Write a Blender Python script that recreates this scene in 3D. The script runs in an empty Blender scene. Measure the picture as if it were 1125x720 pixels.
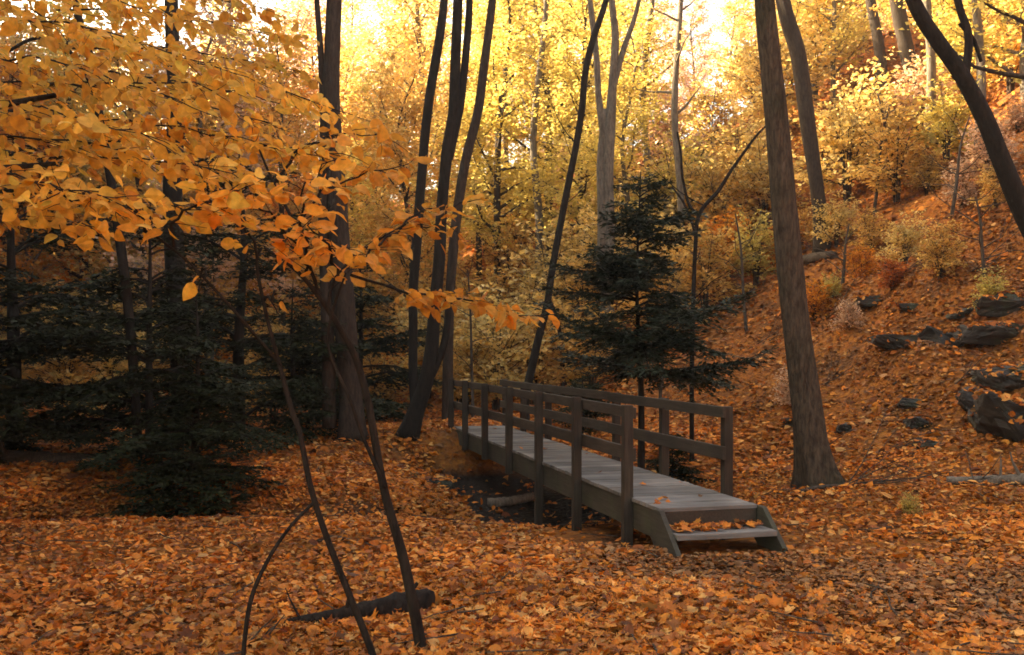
import bpy, bmesh, math, random
import numpy as np
from mathutils import Vector, noise as mnoise

R = math.radians
PI = math.pi
C = bpy.context.scene.collection
EYE = 1.74            # camera height (m)
F = 1100.0            # focal length in photograph pixels
HX, HY = 562.5, 386.0

# ------------------------------------------------------------------ scene / camera / light
sc = bpy.context.scene
sc.render.engine = 'CYCLES'
sc.cycles.use_denoising = True
sc.cycles.max_bounces = 9
sc.cycles.diffuse_bounces = 8
sc.cycles.transmission_bounces = 8
sc.cycles.glossy_bounces = 2
sc.cycles.volume_bounces = 0
sc.cycles.filter_width = 1.7
cam = bpy.data.cameras.new('camera')
cam.sensor_width = 36.0
cam.lens = 36.0 * F / 1125.0
cam.shift_y = (HY - 360.0) / 1125.0
cam.clip_end = 3000
co = bpy.data.objects.new('camera', cam)
C.objects.link(co)
co.location = (0, 0, EYE)
co.rotation_euler = (PI / 2, 0, 0)
sc.camera = co

HAZE = .0010
SUN_EL, SUN_AZ = R(23.5), R(-72)          # azimuth measured from +Y towards +X
w = bpy.data.worlds.new('World')
sc.world = w
w.use_nodes = True
nt = w.node_tree
sky = nt.nodes.new('ShaderNodeTexSky')
sky.sky_type = 'NISHITA'
sky.sun_disc = False
sky.sun_elevation = SUN_EL
sky.sun_rotation = SUN_AZ % (2 * PI)
sky.air_density = 1.0
sky.dust_density = 4.0
sky.ozone_density = 0.6
nt.nodes['Background'].inputs[1].default_value = 0.12
nt.links.new(sky.outputs[0], nt.nodes['Background'].inputs[0])
sl = bpy.data.lights.new('sun', 'SUN')
sl.energy = 5.0
sl.angle = R(0.6)
sl.color = (1.0, 0.92, 0.78)
so = bpy.data.objects.new('sun', sl)
C.objects.link(so)
sd = Vector((math.sin(SUN_AZ) * math.cos(SUN_EL), math.cos(SUN_AZ) * math.cos(SUN_EL), math.sin(SUN_EL)))
so.rotation_euler = sd.to_track_quat('Z', 'Y').to_euler()
so.location = sd * 100
vs = sc.view_settings
vs.view_transform = 'Standard'
vs.look = 'None'
vs.gamma = 1.0
vs.exposure = 2.85
vs.use_curve_mapping = False
try:
    vs.use_white_balance = True
    vs.white_balance_temperature = 9000
    vs.white_balance_tint = 10
except Exception as e:
    print('wb', e)

# ------------------------------------------------------------------ tagging helpers
def tag(o, label=None, cat=None, group=None, kind=None):
    if label: o['label'] = label
    if cat: o['category'] = cat
    if group: o['group'] = group
    if kind: o['kind'] = kind
    return o

def empty(name, loc=(0, 0, 0), rz=0.0, sc_=1.0):
    o = bpy.data.objects.new(name, None)
    C.objects.link(o)
    o.location = loc
    o.rotation_euler = (0, 0, rz)
    o.scale = (sc_, sc_, sc_)
    o.empty_display_size = 0.2
    return o

def copy_thing(src, loc, rz=0.0, sc_=1.0):
    c = src.copy()
    C.objects.link(c)
    c.location = loc
    c.rotation_euler = (0, 0, rz)
    c.scale = (sc_, sc_, sc_)
    for ch in src.children:
        d = ch.copy()
        C.objects.link(d)
        d.parent = c
    return c

# ------------------------------------------------------------------ mesh buffer
class MB:
    def __init__(self):
        self.v = []; self.f = []; self.n = 0
    def add(self, v, faces):
        v = np.asarray(v, float).reshape(-1, 3)
        self.v.append(v)
        for f in faces:
            f = np.asarray(f, int)
            if f.size: self.f.append(f + self.n)
        self.n += len(v)
    def tube(self, pts, rad, sides=6, cap=True, mod=None):
        pts = np.asarray(pts, float); rad = np.asarray(rad, float)
        n = len(pts)
        t = np.gradient(pts, axis=0)
        t /= np.linalg.norm(t, axis=1)[:, None] + 1e-9
        ref = np.array([0, 0, 1.0]) if abs(t[0][2]) < 0.9 else np.array([1.0, 0, 0])
        u = np.cross(t[0], ref); u /= np.linalg.norm(u)
        us = []
        for i in range(n):
            u = u - t[i] * np.dot(u, t[i]); u /= np.linalg.norm(u) + 1e-9
            us.append(u)
        us = np.array(us); vs_ = np.cross(t, us)
        a = np.arange(sides) * 2 * PI / sides
        rr = rad[:, None] * np.ones(sides)[None, :]
        if mod is not None: rr = rr * mod(np.arange(n)[:, None], a[None, :])
        P = pts[:, None, :] + rr[:, :, None] * (np.cos(a)[None, :, None] * us[:, None, :] + np.sin(a)[None, :, None] * vs_[:, None, :])
        i = np.arange(n - 1)[:, None] * sides; j = np.arange(sides)[None, :]; j2 = (j + 1) % sides
        q = np.stack([i + j, i + j2, i + sides + j2, i + sides + j], -1).reshape(-1, 4)
        fs = [q]
        if cap and sides >= 3:
            fs += [np.arange(sides)[::-1][None, :], (np.arange(sides) + (n - 1) * sides)[None, :]]
        self.add(P.reshape(-1, 3), fs)
    def box(self, x0, x1, y0, y1, z0, z1, jit=0.0, rng=None):
        v = np.array([(x, y, z) for z in (z0, z1) for y in (y0, y1) for x in (x0, x1)], float)
        if jit: v += rng.uniform(-jit, jit, v.shape)
        self.add(v, [np.array([[0, 2, 3, 1], [4, 5, 7, 6], [0, 1, 5, 4], [1, 3, 7, 5], [3, 2, 6, 7], [2, 0, 4, 6]])])
    def prism_x(self, prof, x0, x1):
        prof = np.asarray(prof, float); n = len(prof)
        v = [(x0, y, z) for y, z in prof] + [(x1, y, z) for y, z in prof]
        q = np.array([[i, (i + 1) % n, n + (i + 1) % n, n + i] for i in range(n)])
        self.add(v, [q, np.arange(n)[::-1][None, :], (np.arange(n) + n)[None, :]])
    def build(self, name, mat, parent=None, smooth=True, bevel=0.0):
        v = np.concatenate(self.v) if self.v else np.zeros((0, 3))
        me = bpy.data.meshes.new(name)
        me.vertices.add(len(v)); me.vertices.foreach_set('co', v.astype(np.float32).ravel())
        loops = np.concatenate([f.ravel() for f in self.f]) if self.f else np.zeros(0, int)
        tot = np.concatenate([np.full(len(f), f.shape[1]) for f in self.f]) if self.f else np.zeros(0, int)
        start = np.concatenate([[0], np.cumsum(tot)[:-1]])
        me.loops.add(len(loops)); me.loops.foreach_set('vertex_index', loops.astype(np.int32))
        me.polygons.add(len(tot)); me.polygons.foreach_set('loop_start', start.astype(np.int32))
        me.polygons.foreach_set('use_smooth', np.full(len(tot), bool(smooth)))
        me.update(calc_edges=True); me.validate()
        me.materials.append(mat)
        o = bpy.data.objects.new(name, me)
        C.objects.link(o)
        if parent is not None: o.parent = parent
        if bevel:
            b = o.modifiers.new('bevel', 'BEVEL'); b.width = bevel; b.segments = 2; b.limit_method = 'ANGLE'
        return o

def smooth_path(pts, n):
    """Catmull-Rom resample of a polyline (any number of columns)."""
    p = np.asarray(pts, float)
    d = np.linalg.norm(np.diff(p[:, :3], axis=0), axis=1); s = np.concatenate([[0], np.cumsum(d)])
    q = np.linspace(0, s[-1], n)
    pe = np.vstack([2 * p[0] - p[1], p, 2 * p[-1] - p[-2]])
    out = []
    for x in q:
        i = min(int(np.searchsorted(s, x, 'right')) - 1, len(p) - 2); i = max(i, 0)
        t = (x - s[i]) / max(s[i + 1] - s[i], 1e-9)
        a, b, c, e = pe[i], pe[i + 1], pe[i + 2], pe[i + 3]
        out.append(0.5 * (2 * b + (c - a) * t + (2 * a - 5 * b + 4 * c - e) * t * t + (3 * b - a - 3 * c + e) * t ** 3))
    return np.array(out)

# ------------------------------------------------------------------ leaves
def tmpl(verts, faces):
    return np.array(verts, float), [np.array(f, int) for f in faces]
T_FAR = tmpl([(0, -.5, 0), (.34, 0, .06), (0, .52, 0), (-.34, 0, .06)], [[[0, 1, 2], [0, 2, 3]]])
T_MID = tmpl([(0, -.5, 0), (.30, -.22, .08), (.27, .16, .09), (0, .55, -.06), (-.27, .16, .09), (-.30, -.22, .08)],
             [[[0, 1, 2, 3], [0, 3, 4, 5]]])
T_OVATE = tmpl([(0, -.5, 0), (0, -.2, -.02), (0, .15, -.03), (0, .58, -.14),
                (.22, -.42, .03), (.36, -.2, .06), (.36, .05, .05), (.24, .30, 0),
                (-.22, -.42, .03), (-.36, -.2, .06), (-.36, .05, .05), (-.24, .30, 0)],
               [[[0, 4, 5, 1], [1, 5, 6, 2], [2, 6, 7, 3], [0, 1, 9, 8], [1, 2, 10, 9], [2, 3, 11, 10]]])
_lob = [(0, .62), (.12, .28), (.36, .40), (.34, .16), (.60, .12), (.36, -.10), (.42, -.34), (.14, -.30)]
_mv = [(0, 0, -.03)] + [(x, y, .16 * (abs(x)) ** 1.3 - .05 * y * y) for x, y in _lob] + [(0, -.42, 0)] + [(-x, y, .16 * abs(x) ** 1.3 - .05 * y * y) for x, y in _lob[:0:-1]]
T_MAPLE = tmpl(_mv, [[[0, i, i % (len(_mv) - 1) + 1] for i in range(1, len(_mv))]])

def leaves(mb, T, P, A, N, S, curl, rng):
    """Add len(P) leaves: A = direction of the blade, N = face normal, S = size."""
    P = np.asarray(P, float); n = len(P)
    if n == 0: return
    A = A / (np.linalg.norm(A, axis=1)[:, None] + 1e-9)
    X = np.cross(A, N); X /= np.linalg.norm(X, axis=1)[:, None] + 1e-9
    N = np.cross(X, A)
    tv, tf = T
    c = rng.normal(0, curl, n)[:, None]; k = rng.uniform(.3, 1.6, n)[:, None]; wv = rng.uniform(.78, 1.2, n)[:, None]
    tw = rng.normal(0, curl * 1.2, n)[:, None]
    x, y, z = tv[None, :, 0] * wv, tv[None, :, 1] * np.ones((n, 1)), tv[None, :, 2] * k
    z = z + c * y * y * 2 + tw * x * y * 2
    V = P[:, None, :] + S[:, None, None] * (x[..., None] * X[:, None, :] + y[..., None] * A[:, None, :] + z[..., None] * N[:, None, :])
    off = (np.arange(n) * len(tv))
    mb.add(V.reshape(-1, 3), [(f[None, :, :] + off[:, None, None]).reshape(-1, f.shape[1]) for f in tf])

def rand_dirs(rng, n, zs=1.0):
    d = rng.normal(0, 1, (n, 3)); d[:, 2] *= zs
    return d / (np.linalg.norm(d, axis=1)[:, None] + 1e-9)

# ------------------------------------------------------------------ materials
def new_mat(name):
    m = bpy.data.materials.new(name); m.use_nodes = True
    t = m.node_tree
    return m, t, t.nodes, t.links, t.nodes['Principled BSDF']

def ramp(nodes, cols, interp='LINEAR', pos=None):
    r = nodes.new('ShaderNodeValToRGB'); e = r.color_ramp; e.interpolation = interp
    while len(e.elements) < len(cols): e.elements.new(0.5)
    for i, c in enumerate(cols):
        e.elements[i].position = pos[i] if pos else i / (len(cols) if interp == 'CONSTANT' else max(len(cols) - 1, 1))
        e.elements[i].color = (*c, 1)
    return r

def leaf_mat(name, cols, trans=0.45, rough=0.6, vein=True, spec=0.12):
    m, t, nd, lk, p = new_mat(name)
    g = nd.new('ShaderNodeNewGeometry')
    r = ramp(nd, cols)
    lk.new(g.outputs['Random Per Island'], r.inputs[0])
    nz = nd.new('ShaderNodeTexNoise'); nz.inputs['Scale'].default_value = 22; nz.inputs['Detail'].default_value = 3
    tc = nd.new('ShaderNodeTexCoord'); lk.new(tc.outputs['Object'], nz.inputs['Vector'])
    mp = nd.new('ShaderNodeMapRange'); mp.inputs[1].default_value = .25; mp.inputs[2].default_value = .75
    mp.inputs[3].default_value = .62; mp.inputs[4].default_value = 1.25
    lk.new(nz.outputs[0], mp.inputs[0])
    # whole clumps a little lighter or browner
    nz2 = nd.new('ShaderNodeTexNoise'); nz2.inputs['Scale'].default_value = 0.8; nz2.inputs['Detail'].default_value = 2
    lk.new(tc.outputs['Object'], nz2.inputs['Vector'])
    mp2 = nd.new('ShaderNodeMapRange'); mp2.inputs[1].default_value = .3; mp2.inputs[2].default_value = .7
    mp2.inputs[3].default_value = .62; mp2.inputs[4].default_value = 1.28
    lk.new(nz2.outputs[0], mp2.inputs[0])
    mm = nd.new('ShaderNodeMath'); mm.operation = 'MULTIPLY'
    lk.new(mp.outputs[0], mm.inputs[0]); lk.new(mp2.outputs[0], mm.inputs[1])
    mx = nd.new('ShaderNodeVectorMath'); mx.operation = 'SCALE'
    lk.new(r.outputs[0], mx.inputs[0]); lk.new(mm.outputs[0], mx.inputs['Scale'])
    lk.new(mx.outputs[0], p.inputs['Base Color'])
    p.inputs['Roughness'].default_value = rough
    p.inputs['Specular IOR Level'].default_value = spec
    if trans:
        tr = nd.new('ShaderNodeBsdfTranslucent'); lk.new(mx.outputs[0], tr.inputs[0])
        ms = nd.new('ShaderNodeMixShader'); ms.inputs[0].default_value = trans
        lk.new(p.outputs[0], ms.inputs[1]); lk.new(tr.outputs[0], ms.inputs[2])
        lk.new(ms.outputs[0], nd['Material Output'].inputs[0])
    return m

def bark_mat(name, dark, light, scale=6.0, patch=None, bump=0.6):
    m, t, nd, lk, p = new_mat(name)
    tc = nd.new('ShaderNodeTexCoord')
    mpg = nd.new('ShaderNodeMapping'); mpg.inputs['Scale'].default_value = (scale * 2.2, scale * 2.2, scale * 0.5)
    lk.new(tc.outputs['Object'], mpg.inputs[0])
    nz = nd.new('ShaderNodeTexNoise'); nz.inputs['Scale'].default_value = 2.2; nz.inputs['Detail'].default_value = 7; nz.inputs['Roughness'].default_value = .65
    lk.new(mpg.outputs[0], nz.inputs['Vector'])
    vo = nd.new('ShaderNodeTexVoronoi'); vo.feature = 'DISTANCE_TO_EDGE'; vo.inputs['Scale'].default_value = 2.0
    wob = nd.new('ShaderNodeMixRGB'); wob.blend_type = 'ADD'; wob.inputs[0].default_value = .6
    lk.new(mpg.outputs[0], wob.inputs[1]); lk.new(nz.outputs['Color'], wob.inputs[2]); lk.new(wob.outputs[0], vo.inputs['Vector'])
    r = ramp(nd, [dark, tuple((a + b) / 2 for a, b in zip(dark, light)), light], pos=[.3, .5, .72])
    lk.new(nz.outputs[0], r.inputs[0])
    big = nd.new('ShaderNodeTexNoise'); big.inputs['Scale'].default_value = 1.3; big.inputs['Detail'].default_value = 4
    lk.new(tc.outputs['Object'], big.inputs['Vector'])
    br = ramp(nd, [(0, 0, 0), (1, 1, 1)], pos=[.52, .68]); lk.new(big.outputs[0], br.inputs[0])
    mx = nd.new('ShaderNodeMixRGB'); mx.inputs[2].default_value = (*(patch or tuple(c * .55 for c in light)), 1)
    mf = nd.new('ShaderNodeMath'); mf.operation = 'MULTIPLY'; mf.inputs[1].default_value = .7
    lk.new(br.outputs[0], mf.inputs[0]); lk.new(mf.outputs[0], mx.inputs[0]); lk.new(r.outputs[0], mx.inputs[1])
    crk = nd.new('ShaderNodeMapRange'); crk.inputs[1].default_value = 0; crk.inputs[2].default_value = .12; crk.inputs[3].default_value = .74; crk.inputs[4].default_value = 1
    lk.new(vo.outputs['Distance'], crk.inputs[0])
    sc2 = nd.new('ShaderNodeVectorMath'); sc2.operation = 'SCALE'
    lk.new(mx.outputs[0], sc2.inputs[0]); lk.new(crk.outputs[0], sc2.inputs['Scale'])
    lk.new(sc2.outputs[0], p.inputs['Base Color'])
    p.inputs['Roughness'].default_value = .9; p.inputs['Specular IOR Level'].default_value = .15
    ad = nd.new('ShaderNodeMath'); ad.operation = 'ADD'; lk.new(nz.outputs[0], ad.inputs[0]); lk.new(crk.outputs[0], ad.inputs[1])
    bp = nd.new('ShaderNodeBump'); bp.inputs['Strength'].default_value = bump; bp.inputs['Distance'].default_value = .03
    lk.new(ad.outputs[0], bp.inputs['Height']); lk.new(bp.outputs[0], p.inputs['Normal'])
    return m

def wood_mat(name, cols, axis=1, moss=0.0, rand=True, rough=.8):
    """Weathered timber: grain runs along the local axis."""
    m, t, nd, lk, p = new_mat(name)
    tc = nd.new('ShaderNodeTexCoord')
    sc_ = [26, 26, 26]; sc_[axis] = 1.6
    mpg = nd.new('ShaderNodeMapping'); mpg.inputs['Scale'].default_value = sc_
    lk.new(tc.outputs['Object'], mpg.inputs[0])
    nz = nd.new('ShaderNodeTexNoise'); nz.inputs['Scale'].default_value = 1.6; nz.inputs['Detail'].default_value = 8; nz.inputs['Roughness'].default_value = .7
    lk.new(mpg.outputs[0], nz.inputs['Vector'])
    r = ramp(nd, cols, pos=[.25, .5, .78]); lk.new(nz.outputs[0], r.inputs[0])
    g = nd.new('ShaderNodeNewGeometry')
    mr = nd.new('ShaderNodeMapRange'); mr.inputs[3].default_value = .66; mr.inputs[4].default_value = 1.2
    lk.new(g.outputs['Random Per Island'], mr.inputs[0])
    st = nd.new('ShaderNodeTexNoise'); st.inputs['Scale'].default_value = 2.1; st.inputs['Detail'].default_value = 5
    lk.new(tc.outputs['Object'], st.inputs['Vector'])
    sr = nd.new('ShaderNodeMapRange'); sr.inputs[1].default_value = .3; sr.inputs[2].default_value = .7; sr.inputs[3].default_value = .6; sr.inputs[4].default_value = 1.15
    lk.new(st.outputs[0], sr.inputs[0])
    mm = nd.new('ShaderNodeMath'); mm.operation = 'MULTIPLY'; lk.new(mr.outputs[0], mm.inputs[0]); lk.new(sr.outputs[0], mm.inputs[1])
    s = nd.new('ShaderNodeVectorMath'); s.operation = 'SCALE'
    lk.new(r.outputs[0], s.inputs[0]); lk.new(mm.outputs[0], s.inputs['Scale'])
    out = s.outputs[0]
    if moss:
        mn = nd.new('ShaderNodeTexNoise'); mn.inputs['Scale'].default_value = 5; mn.inputs['Detail'].default_value = 6
        lk.new(tc.outputs['Object'], mn.inputs['Vector'])
        mrp = ramp(nd, [(0, 0, 0), (moss, moss, moss)], pos=[.42, .66]); lk.new(mn.outputs[0], mrp.inputs[0])
        mx = nd.new('ShaderNodeMixRGB'); mx.inputs[2].default_value = (.055, .062, .032, 1)
        lk.new(mrp.outputs[0], mx.inputs[0]); lk.new(out, mx.inputs[1]); out = mx.outputs[0]
    lk.new(out, p.inputs['Base Color'])
    p.inputs['Roughness'].default_value = rough; p.inputs['Specular IOR Level'].default_value = .25
    bp = nd.new('ShaderNodeBump'); bp.inputs['Strength'].default_value = .35; bp.inputs['Distance'].default_value = .008
    lk.new(nz.outputs[0], bp.inputs['Height']); lk.new(bp.outputs[0], p.inputs['Normal'])
    return m

LITTER = [(0.772, 0.301, 0.057), (0.219, 0.066, 0.025), (0.624, 0.181, 0.029), (0.747, 0.241, 0.034), (0.415, 0.108, 0.025), (0.772, 0.275, 0.046), (0.170, 0.057, 0.028), (0.673, 0.194, 0.029), (0.796, 0.396, 0.117), (0.121, 0.046, 0.025), (0.575, 0.154, 0.025)]
M = {}
M['litter'] = leaf_mat('fallen_leaf', LITTER, trans=.12, rough=.6)
M['trampled'] = leaf_mat('trampled_leaf', [(.20, .075, .026), (.34, .125, .034), (.11, .042, .02), (.34, .15, .06), (.42, .14, .026), (.15, .062, .03), (.42, .21, .085), (.25, .08, .022)], trans=.08, rough=.6)
M['gold'] = leaf_mat('golden_leaf', [(.78, .38, .06), (.86, .47, .08), (.80, .35, .05), (.90, .56, .13), (.68, .27, .04), (.76, .50, .09), (.52, .19, .04)], trans=.55)
M['sapling_leaf'] = leaf_mat('sapling_leaf', [(.78, .32, .05), (.86, .42, .07), (.72, .25, .04), (.88, .52, .13)], trans=.55)
M['orange'] = leaf_mat('orange_leaf', [(.70, .26, .04), (.82, .36, .05), (.62, .20, .03), (.80, .32, .05)], trans=.6)
M['yellow'] = leaf_mat('yellow_leaf', [(.80, .57, .19), (.87, .65, .25), (.76, .50, .14), (.89, .73, .38)], trans=.6)
M['amber'] = leaf_mat('amber_leaf', [(.74, .43, .12), (.82, .52, .15), (.66, .35, .09), (.82, .60, .22)], trans=.6)
M['green'] = leaf_mat('yellow_green_leaf', [(.68, .53, .15), (.76, .59, .17), (.58, .47, .13), (.82, .65, .24)], trans=.6)
M['russet'] = leaf_mat('russet_leaf', [(.70, .44, .26), (.78, .54, .36), (.62, .34, .17), (.82, .60, .42)], trans=.6)
M['red'] = leaf_mat('red_leaf', [(.42, .10, .03), (.55, .15, .03), (.35, .08, .025)], trans=.45)
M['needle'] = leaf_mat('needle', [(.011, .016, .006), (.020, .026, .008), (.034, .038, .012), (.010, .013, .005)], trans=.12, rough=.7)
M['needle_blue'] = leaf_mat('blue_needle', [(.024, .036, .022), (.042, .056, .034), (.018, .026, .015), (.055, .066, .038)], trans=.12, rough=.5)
M['bark_dark'] = bark_mat('dark_bark', (.008, .006, .005), (.034, .026, .019), 5)
M['bark_grey'] = bark_mat('grey_bark', (.030, .021, .014), (.125, .090, .060), 5.5, patch=(.040, .036, .020), bump=1.0)
M['bark_pale'] = bark_mat('pale_bark', (.07, .056, .042), (.22, .18, .135), 4, patch=(.08, .062, .045))
M['bark_brown'] = bark_mat('brown_bark', (.020, .014, .010), (.075, .053, .038), 5)
M['log_dark'] = bark_mat('rotten_wood', (.008, .006, .005), (.035, .026, .02), 6)
M['dead'] = bark_mat('dead_wood', (.03, .022, .017), (.12, .09, .065), 6)
M['dead_pale'] = bark_mat('bleached_wood', (.09, .07, .055), (.26, .21, .16), 6)
M['deck'] = wood_mat('weathered_plank', [(.105, .092, .080), (.19, .17, .15), (.29, .262, .235)], axis=0)
M['rail'] = wood_mat('stained_rail', [(.028, .019, .013), (.062, .043, .030), (.105, .077, .055)], axis=1, moss=.12)
M['post'] = wood_mat('stained_post', [(.024, .016, .011), (.052, .035, .024), (.09, .064, .046)], axis=2, moss=.12)
M['beam'] = wood_mat('mossy_beam', [(.035, .029, .021), (.07, .058, .042), (.11, .092, .07)], axis=1, moss=.5)
M['fence'] = wood_mat('old_fence_rail', [(.12, .10, .085), (.22, .19, .16), (.30, .27, .23)], axis=0)

def rock_mat():
    m, t, nd, lk, p = new_mat('slate_rock')
    tc = nd.new('ShaderNodeTexCoord')
    nz = nd.new('ShaderNodeTexNoise'); nz.inputs['Scale'].default_value = 3.5; nz.inputs['Detail'].default_value = 9; nz.inputs['Roughness'].default_value = .7
    mpg = nd.new('ShaderNodeMapping'); mpg.inputs['Scale'].default_value = (1, 1, 3.2)
    lk.new(tc.outputs['Object'], mpg.inputs[0]); lk.new(mpg.outputs[0], nz.inputs['Vector'])
    r = ramp(nd, [(.009, .007, .005), (.030, .023, .016), (.070, .054, .038)], pos=[.3, .5, .75]); lk.new(nz.outputs[0], r.inputs[0])
    mn = nd.new('ShaderNodeTexNoise'); mn.inputs['Scale'].default_value = 2.2; mn.inputs['Detail'].default_value = 5; lk.new(tc.outputs['Object'], mn.inputs['Vector'])
    mr = ramp(nd, [(0, 0, 0), (.7, .7, .7)], pos=[.55, .68]); lk.new(mn.outputs[0], mr.inputs[0])
    mx = nd.new('ShaderNodeMixRGB'); mx.inputs[2].default_value = (.04, .05, .015, 1)
    lk.new(mr.outputs[0], mx.inputs[0]); lk.new(r.outputs[0], mx.inputs[1]); lk.new(mx.outputs[0], p.inputs['Base Color'])
    p.inputs['Roughness'].default_value = .75
    bp = nd.new('ShaderNodeBump'); bp.inputs['Strength'].default_value = .9; bp.inputs['Distance'].default_value = .06
    lk.new(nz.outputs[0], bp.inputs['Height']); lk.new(bp.outputs[0], p.inputs['Normal'])
    return m
M['rock'] = rock_mat()

def ground_mat(name, cols, cell=14.0, soil=(.035, .022, .014)):
    """A mat of matted leaves over dark soil (the loose leaves on top are real geometry)."""
    m, t, nd, lk, p = new_mat(name)
    tc = nd.new('ShaderNodeTexCoord')
    nz = nd.new('ShaderNodeTexNoise'); nz.inputs['Scale'].default_value = 6; nz.inputs['Detail'].default_value = 4
    lk.new(tc.outputs['Object'], nz.inputs['Vector'])
    ad = nd.new('ShaderNodeMixRGB'); ad.blend_type = 'ADD'; ad.inputs[0].default_value = .12
    lk.new(tc.outputs['Object'], ad.inputs[1]); lk.new(nz.outputs['Color'], ad.inputs[2])
    vo = nd.new('ShaderNodeTexVoronoi'); vo.inputs['Scale'].default_value = cell; lk.new(ad.outputs[0], vo.inputs['Vector'])
    sp = nd.new('ShaderNodeSeparateColor'); lk.new(vo.outputs['Color'], sp.inputs[0])
    r = ramp(nd, cols); lk.new(sp.outputs[0], r.inputs[0])
    n2 = nd.new('ShaderNodeTexNoise'); n2.inputs['Scale'].default_value = 1.1; n2.inputs['Detail'].default_value = 6; n2.inputs['Roughness'].default_value = .65
    lk.new(tc.outputs['Object'], n2.inputs['Vector'])
    sr = ramp(nd, [(0, 0, 0), (1, 1, 1)], pos=[.50, .66]); lk.new(n2.outputs[0], sr.inputs[0])
    mx = nd.new('ShaderNodeMixRGB'); mx.inputs[2].default_value = (*soil, 1)
    ml = nd.new('ShaderNodeMath'); ml.operation = 'MULTIPLY'; ml.inputs[1].default_value = .75
    lk.new(sr.outputs[0], ml.inputs[0]); lk.new(ml.outputs[0], mx.inputs[0]); lk.new(r.outputs[0], mx.inputs[1])
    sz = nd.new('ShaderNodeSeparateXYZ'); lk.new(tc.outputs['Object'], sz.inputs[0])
    mz = nd.new('ShaderNodeMapRange'); mz.inputs[1].default_value = -.25; mz.inputs[2].default_value = -.48; mz.inputs[3].default_value = 0; mz.inputs[4].default_value = 1  # lowest ground goes mud-dark, painting in the shade of the hollow
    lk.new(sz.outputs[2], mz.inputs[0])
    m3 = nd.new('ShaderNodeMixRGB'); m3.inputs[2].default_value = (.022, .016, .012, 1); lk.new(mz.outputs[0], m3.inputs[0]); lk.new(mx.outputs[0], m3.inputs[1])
    lk.new(m3.outputs[0], p.inputs['Base Color']); p.inputs['Roughness'].default_value = .9; p.inputs['Specular IOR Level'].default_value = .1
    bp = nd.new('ShaderNodeBump'); bp.inputs['Strength'].default_value = .8; bp.inputs['Distance'].default_value = .05
    lk.new(vo.outputs['Distance'], bp.inputs['Height']); lk.new(bp.outputs[0], p.inputs['Normal'])
    return m
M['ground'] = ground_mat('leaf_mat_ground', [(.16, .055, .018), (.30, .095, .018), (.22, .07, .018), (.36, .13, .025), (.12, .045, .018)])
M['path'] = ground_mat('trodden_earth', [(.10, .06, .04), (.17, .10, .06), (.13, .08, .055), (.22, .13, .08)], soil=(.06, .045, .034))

# ------------------------------------------------------------------ terrain
FOOT = np.array([(11, -12), (9.2, 2), (7.4, 10), (5.0, 16), (2.2, 24), (-4, 37), (-15, 47), (-40, 56), (-120, 70)], float)
GULLY = np.array([(-16, 9.5, .25), (-9, 11.2, .42), (-4.2, 12.2, .50), (-1.6, 12.9, .50), (.3, 13.5, .30), (1.6, 14.0, .35), (3.4, 15.2, .6), (5.2, 17.5, .35), (6.0, 21, .0)], float)

def seg_dist(x, y, poly):
    best = np.full(x.shape, 1e9); side = np.zeros(x.shape); val = np.zeros(x.shape)
    for i in range(len(poly) - 1):
        a, b = poly[i], poly[i + 1]
        dx, dy = b[0] - a[0], b[1] - a[1]; L2 = dx * dx + dy * dy
        t = np.clip(((x - a[0]) * dx + (y - a[1]) * dy) / L2, 0, 1)
        qx, qy = a[0] + t * dx, a[1] + t * dy
        d = np.hypot(x - qx, y - qy); m = d < best
        best = np.where(m, d, best)
        cr = dx * (y - a[1]) - dy * (x - a[0])
        side = np.where(m, cr, side)
        if poly.shape[1] > 2: val = np.where(m, a[2] + t * (b[2] - a[2]), val)
    return best, side, val

BX, BY = 1.322, 8.95
B_ANG = math.atan2(2.4, 9.72)
ca, sa = math.cos(B_ANG), math.sin(B_ANG)
_rn = np.random.default_rng(5)
_W = [(f * math.cos(a), f * math.sin(a), p, 1.0 / f ** 0.9) for f in (.35, .6, 1.0, 1.7, 2.9, 4.7) for a, p in zip(_rn.uniform(0, 2 * PI, 3), _rn.uniform(0, 6.3, 3))]
def noise2(x, y):
    s = 0
    for a, b, p, k in _W: s = s + k * np.sin(a * x + b * y + p)
    return s / 4.0

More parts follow.
